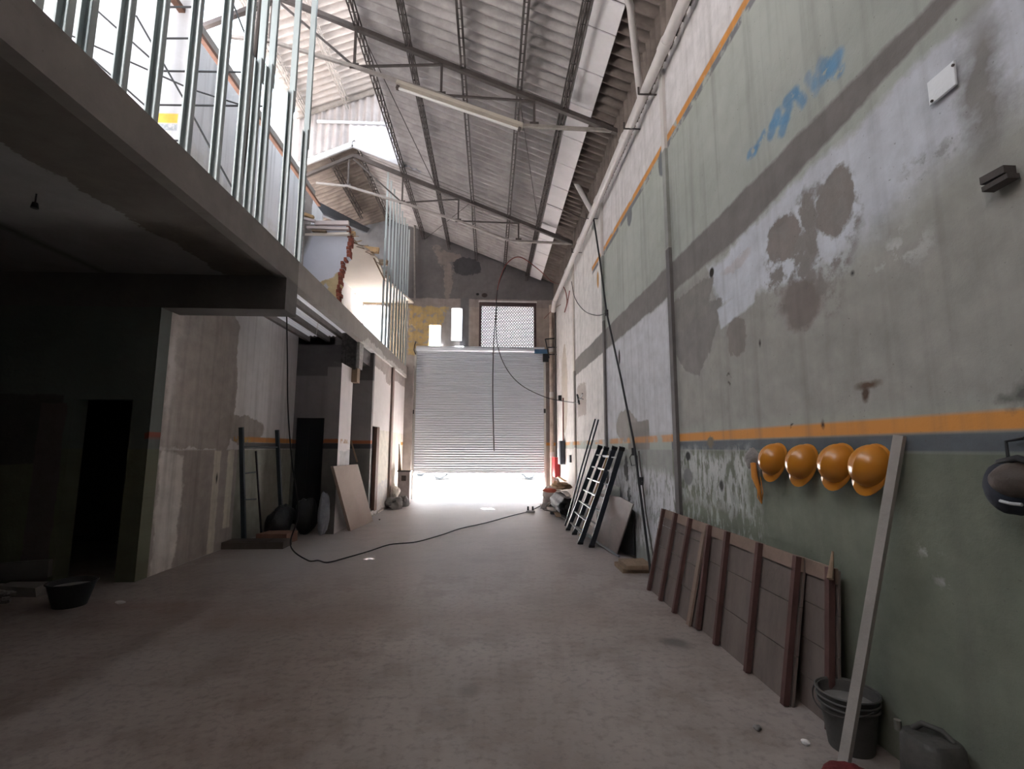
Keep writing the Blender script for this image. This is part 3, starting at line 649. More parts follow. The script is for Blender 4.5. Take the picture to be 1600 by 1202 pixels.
# sag rods crossing under the sheets
for k, (a, b, lb) in enumerate((((-2.1, 7.0, 8.05), (-1.33, 11.1, 7.7), 'thin brace rod slanting between the two trusses beside the daylight gap'),
                 ((-.47, 11.1, 7.4), (-2.1, 14.7, 8.0), 'thin brace rod slanting beyond the farther truss'),
                 ((.42, 7.1, 7.1), (1.12, 11.0, 6.8), 'thin brace rod slanting beside the pale panel strip'),
                 ((1.95, 9.3, 6.1), (1.2, 9.9, 6.75), 'thin wire running from the right wall up to the pale panel strip'))):
    single(MB().tube([a, b], .008, 5), 'brace_rod', m_dksteel, lb, 'rod')
# fluorescent fitting
a = Vector((-1.47, 6.9, 7.05)); b = Vector((.46, 6.9, 6.40)); d = (b-a).normalized(); n = Vector((0, 1, 0)).cross(d)
n = -n if n.z > 0 else n
ff = thing('fluorescent_fitting', 'long white fluorescent fitting hung along the nearer roof truss', 'light', a)
part(MB().bar(a, b, .14, .055), 'housing', mat('cream_lamp_housing', (.45, .40, .34), .5, var=.1), ff)
part(MB().tube([a+n*.06+d*.05, b+n*.06-d*.05], .02, 10), 'tube', mat('white_glass_tube', (.7, .68, .66), .3, var=.03, bump=0), ff, 60)
for q in (a+d*.03, b-d*.03): part(MB().obox(q+n*.05, d*.02, Vector((0, .03, 0)), n*.03), 'lamp_holder', m_dksteel, ff)
# timber wall plate above the upstairs wall
m_plate = mat('red_brown_plate', (.16, .085, .06), .8, var=.3, scale=4, space='W')
single(MB().box((-4.1, 5.6, 7.12), (-4.02, 11.0, 7.18)), 'wall_plate', m_plate, 'red-brown timber plate running above the upstairs left wall under the sky gap', 'beam')
single(MB().box((-4.3, 5.6, 7.26), (-4.16, 11.0, 7.5)), 'wall_plate', mat('grey_plate', (.28, .25, .23), .8, space='W'), 'grey-brown beam just above the red-brown wall plate', 'beam')
m_bluegrey = mat('blue_grey_beam', (.15, .16, .18), .8, space='W', scale=2)
single(MB().prism([at(480, 306, Y=11.2), at(578, 357, Y=14.6), at(574, 364, Y=14.6), at(480, 326, Y=11.2)], (-.12, 0, 0)), 'hip_beam', m_bluegrey, 'blue-grey slanting beam under the left side of the far low roof', 'beam')
# ------------------------------------------------------------------ translucent ceiling over the left bay
trc = MB().grid(lambda a, b: Vector((-3.95+1.33*b, 6.2+3.8*a, 3.78))+Vector((0, 0, .012*math.sin(2*math.pi*(1.33*b)/.076))), 4, 140)
o = struct(trc, 'ceiling', m_transl, 80, label='translucent ribbed roofing over the left bay')
m_joist = mat('grey_joist', (.22, .20, .19), .8, space='W')
for i, x in enumerate((-3.75, -3.35, -2.98)):
    single(MB().box((x-.035, 6.2, 3.66), (x+.035, 10.0, 3.75)), 'ceiling_joist', m_joist, 'grey joist under the translucent ribbed roofing, %s from the left wall' % ORD[i], 'joist', 'joists of the translucent bay')
single(MB().tube([at(497, 504, Z=3.77), at(494, 524, Y=at(497, 504, Z=3.77).y)], .005, 5), 'hanging_wire', m_pvc, 'short white wire hanging from the translucent ribbed roofing', 'wire')
# broken beam stub at the end of the bay
def rough(mb, amp, seed=1):
    rnd = random.Random(seed); mb.v = [(x+rnd.uniform(-amp, amp), y+rnd.uniform(-amp, amp), z+rnd.uniform(-amp, amp)) for x, y, z in mb.v]; return mb
bs = MB()
nx = 5
for i in range(nx):
    z0 = 3.02+random.uniform(-.03, .08); bs.box((-2.9+.056*i, 9.45, z0), (-2.9+.056*(i+1), 9.75, 3.72))
bt = thing('broken_beam_stub', 'dark broken concrete beam stub jutting under the mezzanine edge before the cream pier', 'beam', (-2.75, 9.6, 3.0))
part(rough(bs, .008), 'concrete', mat('dark_rough_concrete', (.05, .045, .045), .95, var=.5, scale=14, bump=.9, col2=(.16, .15, .14)), bt)  # very dark concrete with lighter mottling
part(rough(MB().box((-2.625, 9.5, 3.05), (-2.56, 9.78, 3.56)), .012, 3), 'torn_plaster', mat('torn_plaster', (.45, .43, .42), .95, var=.6, scale=18, bump=.8), bt)
part(MB().box((-2.72, 9.5, 2.76), (-2.59, 9.7, 3.04)), 'brown_block', m_wood, bt)
# ------------------------------------------------------------------ steel studs
def cchan(x, y, z0, z1, w=.075, dpt=.045, t=.006, flip=1):
    mb = MB()
    mb.box((x-w/2, y-t/2, z0), (x+w/2, y+t/2, z1))
    for s in (-1, 1):
        mb.box((x+s*w/2-t/2, min(y, y+flip*dpt), z0), (x+s*w/2+t/2, max(y, y+flip*dpt), z1))
    mb.box((x-w/2, y+flip*dpt-t/2, z0), (x-w/2+.012, y+flip*dpt+t/2, z1)); mb.box((x+w/2-.012, y+flip*dpt-t/2, z0), (x+w/2, y+flip*dpt+t/2, z1))
    return mb
near = [(55, 20), (100, 70), (133, 100), (188, 148), (238, 192), (290, 240), (335, 288), (370, 318), (388, 336), (405, 350), (440, 385), (466, 405)]
near_y = [at(u, v, X=-2.56).y for u, v in near]
for i, y in enumerate(near_y):
    tgt = thing('steel_stud', 'tall galvanised stud on the mezzanine edge, %s of the near row from the left' % ORD[i], 'stud', (-2.56, y, 3.9), 'steel studs on the near mezzanine edge')
    zj = 5.0+random.random()*3.4
    part(cchan(-2.56, y, 3.88, zj, flip=-1), 'lower_channel', m_steel, tgt)
    part(cchan(-2.56, y+.004, zj-.25, 10.2, w=.066, dpt=.04, flip=1), 'upper_channel', m_steel, tgt)
single(MB().box((-2.61, -3.9, 3.895), (-2.51, 6.18, 3.905)), 'floor_track', m_steel, 'flat galvanised floor track the near studs stand in', 'track')
far_y = [11.35, 11.75, 12.15, 12.55, 12.95, 13.35, 13.75, 14.15, 14.55]
for i, y in enumerate(far_y):
    tgt = thing('steel_stud', 'galvanised stud by the far upstairs room, %s of the far row from the left' % ORD[i], 'stud', (-2.56, y, 3.9), 'steel studs on the far mezzanine edge')
    zj = 5.0+random.random()*2.6
    part(cchan(-2.56, y, 3.9, zj, w=.042, dpt=.025, flip=-1), 'lower_channel', m_steel, tgt)
    part(cchan(-2.56, y+.004, zj-.25, 8.25, w=.036, dpt=.022, flip=1), 'upper_channel', m_steel, tgt)
single(MB().box((-2.61, 11.2, 3.9), (-2.51, 14.7, 3.91)), 'floor_track', m_steel, 'flat galvanised floor track the far studs stand in', 'track')
single(MB().tube([at(648, 352, Y=14.6), at(648, 470, Y=14.6)], .03, 8), 'conduit_pipe', m_ltsteel, 'slim pale conduit running down the far wall beside the last stud', 'pipe')
# dark scaffold bars behind the near studs
YS_ = 5.6
hb = [(250, 11, 312, 11), (250, 60, 312, 60), (250, 111, 400, 113), (245, 164, 420, 166), (262, 219, 282, 220)]
sf = thing('scaffold_frame', 'thin black scaffold rungs and braces in front of the pale upstairs wall', 'scaffold', tuple(at(250, 219, Y=YS_)))
for u0, v0, u1, v1 in hb: part(MB().tube([at(u0, v0, Y=YS_), at(u1, v1, Y=YS_)], .012, 6), 'rung', m_black, sf)
for u0, v0, u1, v1 in ((57, 12, 95, 45), (150, 15, 245, 100), (110, 55, 300, 140), (300, 140, 402, 172), (140, 88, 230, 168), (213, 25, 290, 160), (290, 160, 362, 292), (362, 0, 405, 110)):
    part(MB().tube([at(u0, v0, Y=YS_-.03), at(u1, v1, Y=YS_-.03)], .011, 6), 'brace', m_black, sf)
part(MB().tube([at(258, 0, Y=YS_), at(236, 205, Y=YS_)], .02, 6), 'upright', m_black, sf)
part(MB().tube([at(408, 0, Y=YS_), at(372, 320, Y=YS_)], .03, 8), 'upright', m_dksteel, sf)
# ------------------------------------------------------------------ right side pipes
PX, PZ = 1.87, 5.86
def elbowed(pts, r): return MB().tube(pts, r, 16)
dp = thing('drain_pipe', 'long white drain pipe running under the eave along the right wall', 'pipe', (PX, 2.2, PZ))
part(elbowed([(PX, 1.5, PZ+.02), (PX, 13.7, PZ-.08)], .06), 'pipe_run', m_pvc, dp, 60)
for y in (3.1, 4.7, 6.3, 8.0, 9.7, 11.4): part(MB().tube([(PX, y-.07, PZ-(y-1.5)*.0065+.02), (PX, y+.07, PZ-(y-1.5)*.0065+.02)], .068, 16), 'coupling', m_pvc, dp, 60)
for y in (5.35, 6.0, 8.6, 10.2): part(MB().bar((PX-.09, y, PZ-.075), (2.0, y, PZ-.075), .025, .008).bar((PX-.09, y, PZ-.08), (PX-.09, y, PZ+.02), .025, .008, up=(0, 1, 0)), 'bracket', m_dksteel, dp)
p0 = Vector((PX, 5.55, PZ)); part(MB().tube([p0, at(985, 10, Y=4.75), at(973, -25, Y=4.5)], .042, 14), 'branch_pipe', m_pvc, dp, 60)
p1 = at(925, 331, X=PX); p2 = at(890, 268, X=1.62)
part(MB().tube([p1, p2], .05, 14), 'branch_pipe', m_pvc, dp, 60)
part(MB().tube([p2, p2+(p2-p1).normalized()*.16], .068, 14), 'pipe_socket', m_dksteel, dp, 60)
part(MB().tube([(PX, 13.65, PZ-.08), (PX, 13.9, PZ-.12), (PX, 14.1, PZ-.3)], .07, 14), 'elbow', m_pvc, dp, 60)
dn = thing('down_pipe', 'pale vertical down pipe in the corner right of the roller shutter', 'pipe', (1.86, 14.65, 0))
part(MB().tube([(1.86, 14.6, 0), (1.86, 14.6, 5.9)], .055, 14), 'pipe_run', mat('dirty_pvc', (.55, .45, .38), .6, var=.5, scale=2, col2=(.16, .12, .10), space='W'), dn, 60)
for z in (1.3, 3.1, 4.5): part(MB().tube([(1.86, 14.6, z-.08), (1.86, 14.6, z+.08)], .064, 14), 'coupling', m_pvc, dn, 60)
# dark rusty pipe behind
single(MB().tube([(1.955, 14.3, .9), (1.955, 14.3, 5.8)], .025, 8), 'rusty_pipe', m_dksteel, 'thin rusty dark pipe beside the pale down pipe', 'pipe')
single(MB().tube([at(880, 622, X=1.96), at(880, 700, X=1.96)], .018, 8), 'conduit_pipe', m_redcable, 'thin brown conduit dropping from the small black box on the right wall', 'conduit')
single(MB().box(at(877, 626, X=1.99)-Vector((.08, .06, .0)), at(877, 626, X=1.99)+Vector((0, .06, .14))), 'junction_box', m_black, 'small black junction box at the top of the brown conduit', 'box')
# ------------------------------------------------------------------ roller shutter and grille
m_shut = mat('bright_shutter_steel', (.74, .78, .84), .30, metal=.45, var=.22, scale=1.5, bump=.03, col2=(.60, .65, .72), stretch=(.5, 1, 6))
SX0, SX1, SZ0, SZ1 = -2.24, 1.64, at(750, 740, Y=14.7).z, 4.5
sh = thing('roller_shutter', 'half raised galvanised roller shutter closing the street entrance', 'shutter', (0, 14.72, SZ0))
nsl = 52; pitch = (SZ1-SZ0-.08)/nsl
def slat(a, b):
    z = SZ0+.08+a*(SZ1-SZ0-.08); ph = ((z-SZ0-.08) / pitch) % 1.0
    return Vector((SX0+(SX1-SX0)*b, 14.745-.030*math.sin(math.pi*ph)**.8 if 0 <= ph <= 1 else 14.74, z))
part(MB().grid(slat, nsl*8, 1), 'slat_curtain', m_shut, sh, 50)
part(MB().box((SX0, 14.715, SZ0), (SX1, 14.75, SZ0+.085)), 'bottom_rail', m_shut, sh, bevel=.008)
m_guide = mat('pale_guide_rail', (.55, .54, .52), .5, metal=.4, var=.1)
for x in (SX0-.06, SX1): part(MB().box((x, 14.68, 0), (x+.06, 14.79, SZ1)), 'guide_rail', m_guide, sh)
part(MB().tube([(SX0-.02, 14.70, SZ1+.0), (SX1+.02, 14.70, SZ1+.0)], .09, 18), 'roller_drum', m_shut, sh, 60)
part(MB().tube([(SX0-.02, 14.6, SZ1-.2), (SX0-.08, 14.62, SZ1-.05), (SX0-.07, 14.66, SZ1+.1), (SX0-.02, 14.6, SZ1+.2)], .018, 6), 'drum_bracket', m_dksteel, sh)
part(MB().box((SX1-.01, 14.66, 2.55), (SX1+.05, 14.7, 2.68)), 'latch', m_black, sh)
part(MB().box((SX0-.1, 14.64, 2.5), (SX0-.03, 14.7, 2.62)), 'latch', m_dksteel, sh)
gr = thing('grille_window', 'dark framed grille of small brick-like openings above the roller shutter', 'grille', ((GX0+GX1)/2, YB, GZ0))
m_grf = mat('dark_brown_frame', (.085, .055, .055), .6, metal=.2, var=.2)
fr = MB()
fr.box((GX0, YB-.04, GZ0), (GX0+.07, YB+.1, GZ1)).box((GX1-.07, YB-.04, GZ0), (GX1, YB+.1, GZ1)).box((GX0, YB-.06, GZ1-.16), (GX1, YB+.1, GZ1))
part(fr, 'frame', m_grf, gr)
part(MB().box((GX0-.02, YB-.10, GZ1-.05), (GX1+.02, YB-.03, GZ1-.01)), 'head_rail', m_pvc, gr)
lat = MB(); x0, x1, z0, z1 = GX0+.07, GX1-.07, GZ0, GZ1-.16
nrow = 27; rh = (z1-z0)/nrow
for r in range(nrow+1): lat.box((x0, YB+.0, z0+r*rh-.0158), (x1, YB+.03, z0+r*rh+.0158))
nc_ = 20; cw = (x1-x0)/nc_
for r in range(nrow):
    for c in range(nc_+1):
        xx = x0+c*cw+(cw/2 if r % 2 else 0)
        if xx < x1: lat.box((xx-.020, YB+.002, z0+r*rh), (xx+.020, YB+.028, z0+(r+1)*rh))
part(lat, 'lattice', mat('grille_steel', (.30, .25, .28), .5, metal=.2, var=.1), gr)
single(MB().box((-.72, 14.72, 4.4), (-.6, 14.8, 4.55)), 'shutter_bracket', m_dksteel, 'small dark bracket on the far wall over the shutter drum', 'bracket')
# upstairs far window
fwn = thing('window_1', 'bright upstairs window with pale lace curtain in the far room', 'window', (-3.55, YB, 4.35))
m_fr = mat('grey_window_frame', (.35, .33, .34), .6, space='W')
part(MB().box((-4.0, YB-.03, 4.35), (-3.93, YB+.1, 5.9)).box((-3.17, YB-.03, 4.35), (-3.1, YB+.1, 5.9)).box((-4.0, YB-.03, 5.83), (-3.1, YB+.1, 5.9)).box((-4.0, YB-.03, 4.35), (-3.1, YB+.1, 4.42)), 'window_frame', m_fr, fwn)
m_lace = roofmat('lace_curtain', (.55, .52, .45), (.45, .42, .36), .5)
part(MB().grid(lambda a, b: Vector((-3.93+.76*a, YB-.06+.02*math.sin(a*60), 5.85-b*(.38+.03*math.sin(a*25)))), 60, 3), 'curtain', m_lace, fwn, 80)
fwn['kind'] = 'structure'
# ------------------------------------------------------------------ street outside
m_street = mat('street_concrete', (.62, .60, .585), .9, var=.15, scale=.8, space='W')
struct(MB().box((-40, YB+.05, -.2), (40, 60, -.02)), 'street_ground', m_street)
struct(MB().box((-30, 33, -.02), (30, 33.4, 5.5)), 'wall_opposite', mat('opposite_wall_paint', (.62, .62, .62), .9, var=.1, scale=.5, space='W'))
m_car = mat('silver_car_paint', (.55, .58, .62), .25, metal=.5, var=.03, bump=0)
m_tyre = mat('grey_tyre', (.05, .055, .06), .8, var=.1); m_rim = mat('alloy_rim', (.6, .62, .66), .3, metal=.8, var=.05); m_glass = mat('tinted_car_glass', (.03, .04, .05), .1, var=.02, bump=0, spec=.8)
def car(cx, y, L, label, mc):
    t = thing('parked_car', label, 'car', (cx, y, 0), 'cars parked across the street')
    prof = [(-.5, .32), (-.49, .62), (-.44, .78), (-.27, .88), (-.15, 1.38), (.18, 1.42), (.32, .95), (.47, .86), (.5, .55), (.49, .30)]
    part(MB().prism([(cx+a*L, y-.85, z) for a, z in prof], (0, 1.7, 0)), 'body', mc, t, 30, bevel=.06)
    part(MB().prism([(cx+a*L, y-.87, z) for a, z in ((-.235, .92), (-.135, 1.3), (.15, 1.34), (.26, .95))], (0, 1.74, 0)), 'window', m_glass, t)
    for wx in (-.33, .31):
        for sy in (-1, 1):
            wc = Vector((cx+wx*L, y+sy*.78, .32))
            w_ = part(MB().tube([wc-Vector((0, .1, 0)), wc+Vector((0, .1, 0))], .32, 28), 'wheel', m_tyre, t, 50)
            part(MB().tube([wc-Vector((0, .11, 0)), wc+Vector((0, .11, 0))], .21, 20), 'rim', m_rim, w_, 50, top=t)
def cpx(u, y): return at(u, 740, Y=y).x
yc = 24.5
c1 = (cpx(690, yc)+cpx(825, yc))/2+.05
car(c1, yc, (cpx(825, yc)-cpx(690, yc))/.64, 'parked silver car whose two wheels show under the raised shutter', m_car)
car(at(660, 740, Y=27.5).x-.31*4.3, 27.5, 4.3, 'parked pale car at the left with one wheel under the shutter', mat('pale_car_paint', (.5, .52, .56), .3, metal=.3, var=.02, bump=0))
# ------------------------------------------------------------------ right wall fittings
pc = at(1476, 130, X=1.985)
pts = [at(u, v, X=1.99) for u, v in ((1452, 130), (1494, 94), (1497, 132), (1456, 166))]
bp = thing('blank_wall_plate', 'white square blank cover plate high on the right wall', 'plate', tuple(pts[3]))
part(MB().prism(pts, (-.012, 0, 0)), 'cover', mat('white_plate', (.78, .80, .83), .5, var=.08), bp, bevel=.003)
for u, v in ((1457, 158), (1490, 102)): 
    q = at(u, v, X=1.975); part(MB().tube([q, q+Vector((-.006, 0, 0))], .006, 8), 'screw', m_dksteel, bp)
wk = thing('wall_bracket', 'black steel bracket of two short bars fixed to the right wall near the edge', 'bracket', tuple(at(1560, 285, X=1.99)))
part(MB().bar(at(1540, 284, X=1.96), at(1578, 264, X=1.96), .05, .03), 'upper_bar', m_dksteel, wk)
part(MB().bar(at(1543, 297, X=1.96), at(1584, 274, X=1.96), .05, .02), 'lower_bar', m_dksteel, wk)
# four orange helmets
m_helm = mat('orange_helmet_shell', (.50, .19, .018), .30, var=.18, scale=6, bump=.03, spec=.6, col2=(.42, .16, .02))
m_strap = mat('pale_headband', (.50, .32, .20), .7, var=.1)
hl = [(1360, 728), (1308, 724), (1254, 722), (1209, 718)]
hnames = ['orange hard hat on the wall nearest the leaning plank', 'second orange hard hat from the leaning plank', 'third orange hard hat from the leaning plank', 'smallest-looking orange hard hat, beside the hanging cloth']
def helmet_mesh():
    shell = MB()
    n, m_ = 30, 14; r = .125
    vs = []
    for i in range(m_+1):
        ph = math.pi/2*i/m_
        for j in range(n):
            a = 2*math.pi*j/n
            x = r*math.cos(ph)*math.cos(a)*1.18; y = r*math.cos(ph)*math.sin(a); z = r*1.05*math.sin(ph)
            rid = max(0, 1-abs(y)/.022)*.012*math.sin(ph)
            vs.append((x, y, z+rid))
    fs = [(i*n+j, i*n+(j+1) % n, (i+1)*n+(j+1) % n, (i+1)*n+j) for i in range(m_) for j in range(n)]
    shell.add(vs, fs)
    brim = MB()
    def ring(k, z, inner):
        out = []
        for j in range(n):
            a = 2*math.pi*j/n; ex = .012+.055*max(0, math.cos(a))**2
            rr = r+(0 if inner else ex)
            out.append((rr*1.18*math.cos(a) if inner else (r*1.18+ex)*math.cos(a), (r if inner else r+ex*.6)*math.sin(a), z-(0 if inner else .012)))
        return out
    A, Bq, Cq = ring(0, 0, True), ring(0, 0, False), [(x, y, z-.006) for x, y, z in ring(0, 0, False)]
    vs = A+Bq+Cq; fs = [(j, (j+1) % n, n+(j+1) % n, n+j) for j in range(n)]+[(n+j, n+(j+1) % n, 2*n+(j+1) % n, 2*n+j) for j in range(n)]
    brim.add(vs, fs)
    band = MB().tube([(.09*math.cos(a), .095*math.sin(a), -.02) for a in [2*math.pi*k/20 for k in range(21)]], .012, 6, caps=False)
    return shell, brim, band
for i, (u, v) in enumerate(hl):
    c = at(u, v, X=1.925)
    t = thing('hard_hat', hnames[i], 'hard hat', tuple(c), 'orange hard hats hung on the right wall')
    s_, b_, k_ = helmet_mesh()
    for mb, nm, m in ((s_, 'shell', m_helm), (b_, 'brim', m_helm), (k_, 'headband', m_strap)):
        o = mb.build(nm, m, t, 70)
    # crown faces the room and the camera, peak points down to the floor
    t.scale = (.74, .74, .74); zc = Vector((-.95, -.22, .20)).normalized(); xc = Vector((.15, .35, -1.0)); xc = (xc-zc*xc.dot(zc)).normalized(); yc_ = zc.cross(xc)
    t.rotation_euler = Matrix((xc, yc_, zc)).transposed().to_euler()
# hanging cloth with orange straps
hc = thing('hanging_cloth', 'crumpled grey cloth with orange straps hanging left of the hard hats', 'cloth', tuple(at(1182, 715, X=1.95)))
def blob(c, rx, ry, rz_, seed, n=30, m_=20, amp=.25):
    rnd = random.Random(seed); ks = [(rnd.uniform(-4, 4), rnd.uniform(-4, 4), rnd.uniform(-4, 4), rnd.uniform(0, 6)) for _ in range(6)]
    mb = MB(); vs = []
    for i in range(m_+1):
        th = math.pi*i/m_
        for j in range(n):
            a = 2*math.pi*j/n; d = Vector((math.sin(th)*math.cos(a), math.sin(th)*math.sin(a), math.cos(th)))
            k = 1+amp*(sum(math.sin(p*d.x+q*d.y+s*d.z+f) for p, q, s, f in ks)/3+sum(abs(math.sin(2.6*(p*d.y+q*d.z+s*d.x)+f))-.5 for p, q, s, f in ks)/5)
            vs.append((c[0]+d.x*rx*k, c[1]+d.y*ry*k, c[2]+d.z*rz_*k))
    mb.add(vs, [(i*n+j, (i+1)*n+j, (i+1)*n+(j+1) % n, i*n+(j+1) % n) for i in range(m_) for j in range(n)])
    return mb
m_cloth = mat('grey_cloth', (.30, .28, .27), .95, var=.4, scale=20, bump=.5)
q = at(1175, 718, X=1.93); part(blob(q, .05, .06, .07, 3), 'cloth_bundle', m_cloth, hc, 80)
q = at(1182, 742, X=1.93); part(blob(q, .035, .04, .09, 5), 'cloth_bundle', m_cloth, hc, 80)
m_ostrap = mat('orange_strap', (.62, .25, .05), .8, var=.2)
part(MB().tube([at(1177, 724, X=1.90), at(1179, 745, X=1.89), at(1186, 765, X=1.9), at(1190, 785, X=1.93)], [.02, .022, .014, .006], 8), 'strap', m_ostrap, hc, 70)
part(MB().tube([at(1184, 760, X=1.92), at(1184, 778, X=1.93), at(1190, 787, X=1.94), at(1192, 770, X=1.93), at(1188, 745, X=1.92)], .004, 6), 'strap_loop', m_ostrap, hc, 70)
# diamond plate lifted from the wall
# dark bag / cap hanging at the right edge
hb_ = thing('hanging_bag', 'dark navy bag with a brown domed front hanging at the right edge of the wall', 'bag', tuple(at(1580, 770, X=1.93)))
q = at(1585, 762, X=1.9); part(blob(q, .075, .095, .10, 11, amp=.06), 'bag_body', mat('navy_fabric', (.018, .022, .035), .7, var=.2), hb_, 80)
q2 = at(1587, 752, X=1.87); part(blob(q2, .06, .075, .065, 12, amp=.05), 'dome', mat('dusty_brown_shell', (.09, .07, .06), .6, var=.4, scale=14), hb_, 80)
part(MB().tube([at(1553, 742, X=1.88), at(1562, 722, X=1.87), at(1590, 716, X=1.86), at(1610, 722, X=1.86)], .012, 8), 'rim', m_black, hb_, 70)
part(MB().tube([at(1563, 783, X=1.83), at(1578, 787, X=1.82), at(1597, 789, X=1.82)], .006, 6), 'trim', mat('pale_piping', (.4, .4, .42), .6), hb_, 70)
part(MB().tube([at(1575, 715, X=1.94), at(1572, 690, X=1.98), at(1600, 685, X=1.98)], .006, 6), 'strap', m_black, hb_, 70)
# ------------------------------------------------------------------ formwork panels leaning on the right wall
m_ply = mat('grey_brown_plywood', (.17, .135, .12), .85, var=.35, scale=3, space='W', stretch=(1, 3, 1))
m_bat = mat('dark_red_batten', (.10, .05, .045), .8, var=.3, scale=8, space='W')
m_rail = mat('worn_top_rail', (.24, .17, .135), .85, var=.3, scale=6, space='W')
TOPX, TOPZ = 1.93, .84
def lean(y, h, off=0.0, bx=1.78):
    b = Vector((bx, y, 0)); t = Vector((TOPX, y, TOPZ)); d = (t-b)
    nrm = Vector((-d.z, 0, d.x)).normalized()
    return b+d*h+nrm*off
def leanbox(y0, y1, h0, h1, o0, o1, bx=1.78, sh=.0):
    P = [lean(y0+sh*h0, h0, o0, bx), lean(y1+sh*h0, h0, o0, bx), lean(y1+sh*h1, h1, o0, bx), lean(y0+sh*h1, h1, o0, bx)]
    n = lean(y0, 0, o1, bx)-lean(y0, 0, o0, bx)
    return MB().prism(P, n)
def fpanel(y0, y1, bats, label, bx, railmat, lightbat=None, seams=(.33, .66), rail=(.90, 1.0), o=0.0, sh=0.0):
    t = thing('formwork_panel', label, 'panel', (bx, (y0+y1)/2, 0), 'formwork panels leaning on the right wall')
    for i in range(len(seams)+1):
        h0 = 0 if i == 0 else seams[i-1]+.003; h1 = seams[i]-.003 if i < len(seams) else .985
        part(leanbox(y0, y1, h0, h1, o, o+.014, bx, sh), 'board', m_ply, t)
    if rail: part(leanbox(y0-.0, y1, rail[0], rail[1], o+.014, o+.03, bx, sh), 'top_rail', railmat, t)
    for b in bats: part(leanbox(b-.018, b+.018, 0, 1.0, o+.03, o+.065, bx, sh), 'batten', m_bat, t)
    if lightbat is not None: part(leanbox(lightbat-.03, lightbat+.03, 0, .98, o+.03, o+.05, bx, sh), 'batten', m_rail, t, label='lighter wide batten')
fpanel(4.24, 5.33, (5.31, 4.96, 4.60), 'ribbed brown formwork panel leaning on the wall, farthest of the three', 1.74, m_rail, 4.29, seams=(.3, .55, .8))
fpanel(2.98, 4.22, (4.20, 3.88, 3.42, 3.00), 'ribbed brown formwork panel leaning on the wall, large middle one', 1.79, m_rail)
fpanel(2.72, 3.05, (2.74,), 'narrow end formwork panel half hidden behind the middle one near the bucket', 1.86, m_rail, seams=(.2, .45, .7), o=-.02)
single(MB().tube([at(1297, 905, X=1.86), at(1301, 862, X=1.92)], [.018, .006], 7), 'broken_stick', m_wood, 'thin broken stick poking up at the corner of the middle formwork panel', 'stick')
# leaning plank
a = at(1318, 1205, Z=0.0); a = Vector((1.665, 2.42, 0)); b = at(1406, 681, X=1.965)
single(MB().bar(a, b, .044, .028, up=(-1, -.4, .3)), 'leaning_plank', mat('grey_plank', (.33, .30, .28), .85, var=.2, scale=6), 'long grey plank leaning upright on the right wall beside the hard hats', 'plank')
# buckets and things bottom right
m_bucket = mat('dirty_black_plastic', (.045, .043, .040), .6, var=.4, scale=8, col2=(.12, .11, .10))
def bucket(c, r0, r1, h, label, m, rims=2, handle=True, fill=None):
    t = thing('bucket', label, 'bucket', (c[0], c[1], 0))
    prof = [(r0*.98, 0), (r0, .005), (r1, h), (r1-.006, h), (r0-.006, .01)]
    part(MB().lathe([(0.001, 0)]+prof, (c[0], c[1], 0)), 'bucket_body', m, t, 60)
    for k in range(rims):
        z = h-.03*k; r = r0+(r1-r0)*z/h+.006
        part(MB().tube([(c[0]+r*math.cos(x), c[1]+r*math.sin(x), z) for x in [2*math.pi*j/32 for j in range(33)]], .006, 6, caps=False), 'rim', m, t, 60)
    if fill: part(MB().lathe([(0.001, h*.8), (r1*.93, h*.8)], (c[0], c[1], 0)), 'content', fill, t)
    if handle: part(MB().tube([(c[0]+(r1+.02)*math.cos(x), c[1]+(r1+.02)*math.sin(x), h-.03-.05*math.sin((x-2.2)/2.6*math.pi)) for x in [2.2+2.6*j/16 for j in range(17)]], .004, 6), 'handle', m_dksteel, t, 60)
    return t
bc_ = at(1342, 1106, Z=.30)
bucket((1.845, 2.60), .10, .135, .27, 'dark round bucket with grey rim behind the foot of the leaning plank', mat('grey_black_bucket', (.085, .08, .075), .6, var=.4, scale=8), fill=mat('grey_mortar', (.16, .15, .14), .9), rims=3)
bt_ = thing('plastic_container', 'dark squarish plastic container right of the bucket at the wall foot', 'container', (1.85, 2.13, 0))
def rbox(c, sx, sy, h, taper, n=28, p=4):
    mb = MB(); prof = [(0.02, 0), (1, 0), (1, .1), (1-taper*.5, .6), (1-taper, .93), (.9-taper, 1.0), (0.02, 1.0)]
    vs = []
    for (k, z) in prof:
        for j in range(n):
            a = 2*math.pi*j/n; ca, sa = math.cos(a), math.sin(a); rr = (abs(ca)**p+abs(sa)**p)**(-1/p)
            vs.append((c[0]+sx*k*rr*ca, c[1]+sy*k*rr*sa, c[2]+h*z))
    mb.add(vs, [(i*n+j, i*n+(j+1) % n, (i+1)*n+(j+1) % n, (i+1)*n+j) for i in range(len(prof)-1) for j in range(n)]); return mb
part(rbox((1.87, 2.14, 0), .10, .11, .30, .12), 'body', m_bucket, bt_, 60)
part(MB().tube([(1.80, 2.23, .28), (1.80, 2.23, .32)], .014, 10), 'spout', mat('dim_cap', (.14, .13, .11), .6), bt_, 60)
part(MB().tube([(1.84, 2.20, .30), (1.86, 2.17, .335), (1.9, 2.12, .33), (1.92, 2.09, .30)], .012, 8), 'handle', m_bucket, bt_, 60)
single(blob((1.88, 1.90, .10), .09, .10, .12, 21, amp=.35), 'dark_rag', mat('brown_rag', (.07, .05, .045), .95, var=.6, scale=14, bump=.6), 'crumpled dark brown rag heaped on the floor right of the container', 'rag', smooth=80, loc=(1.88, 1.90, 0))
q = at(1297, 1196, Z=.12)
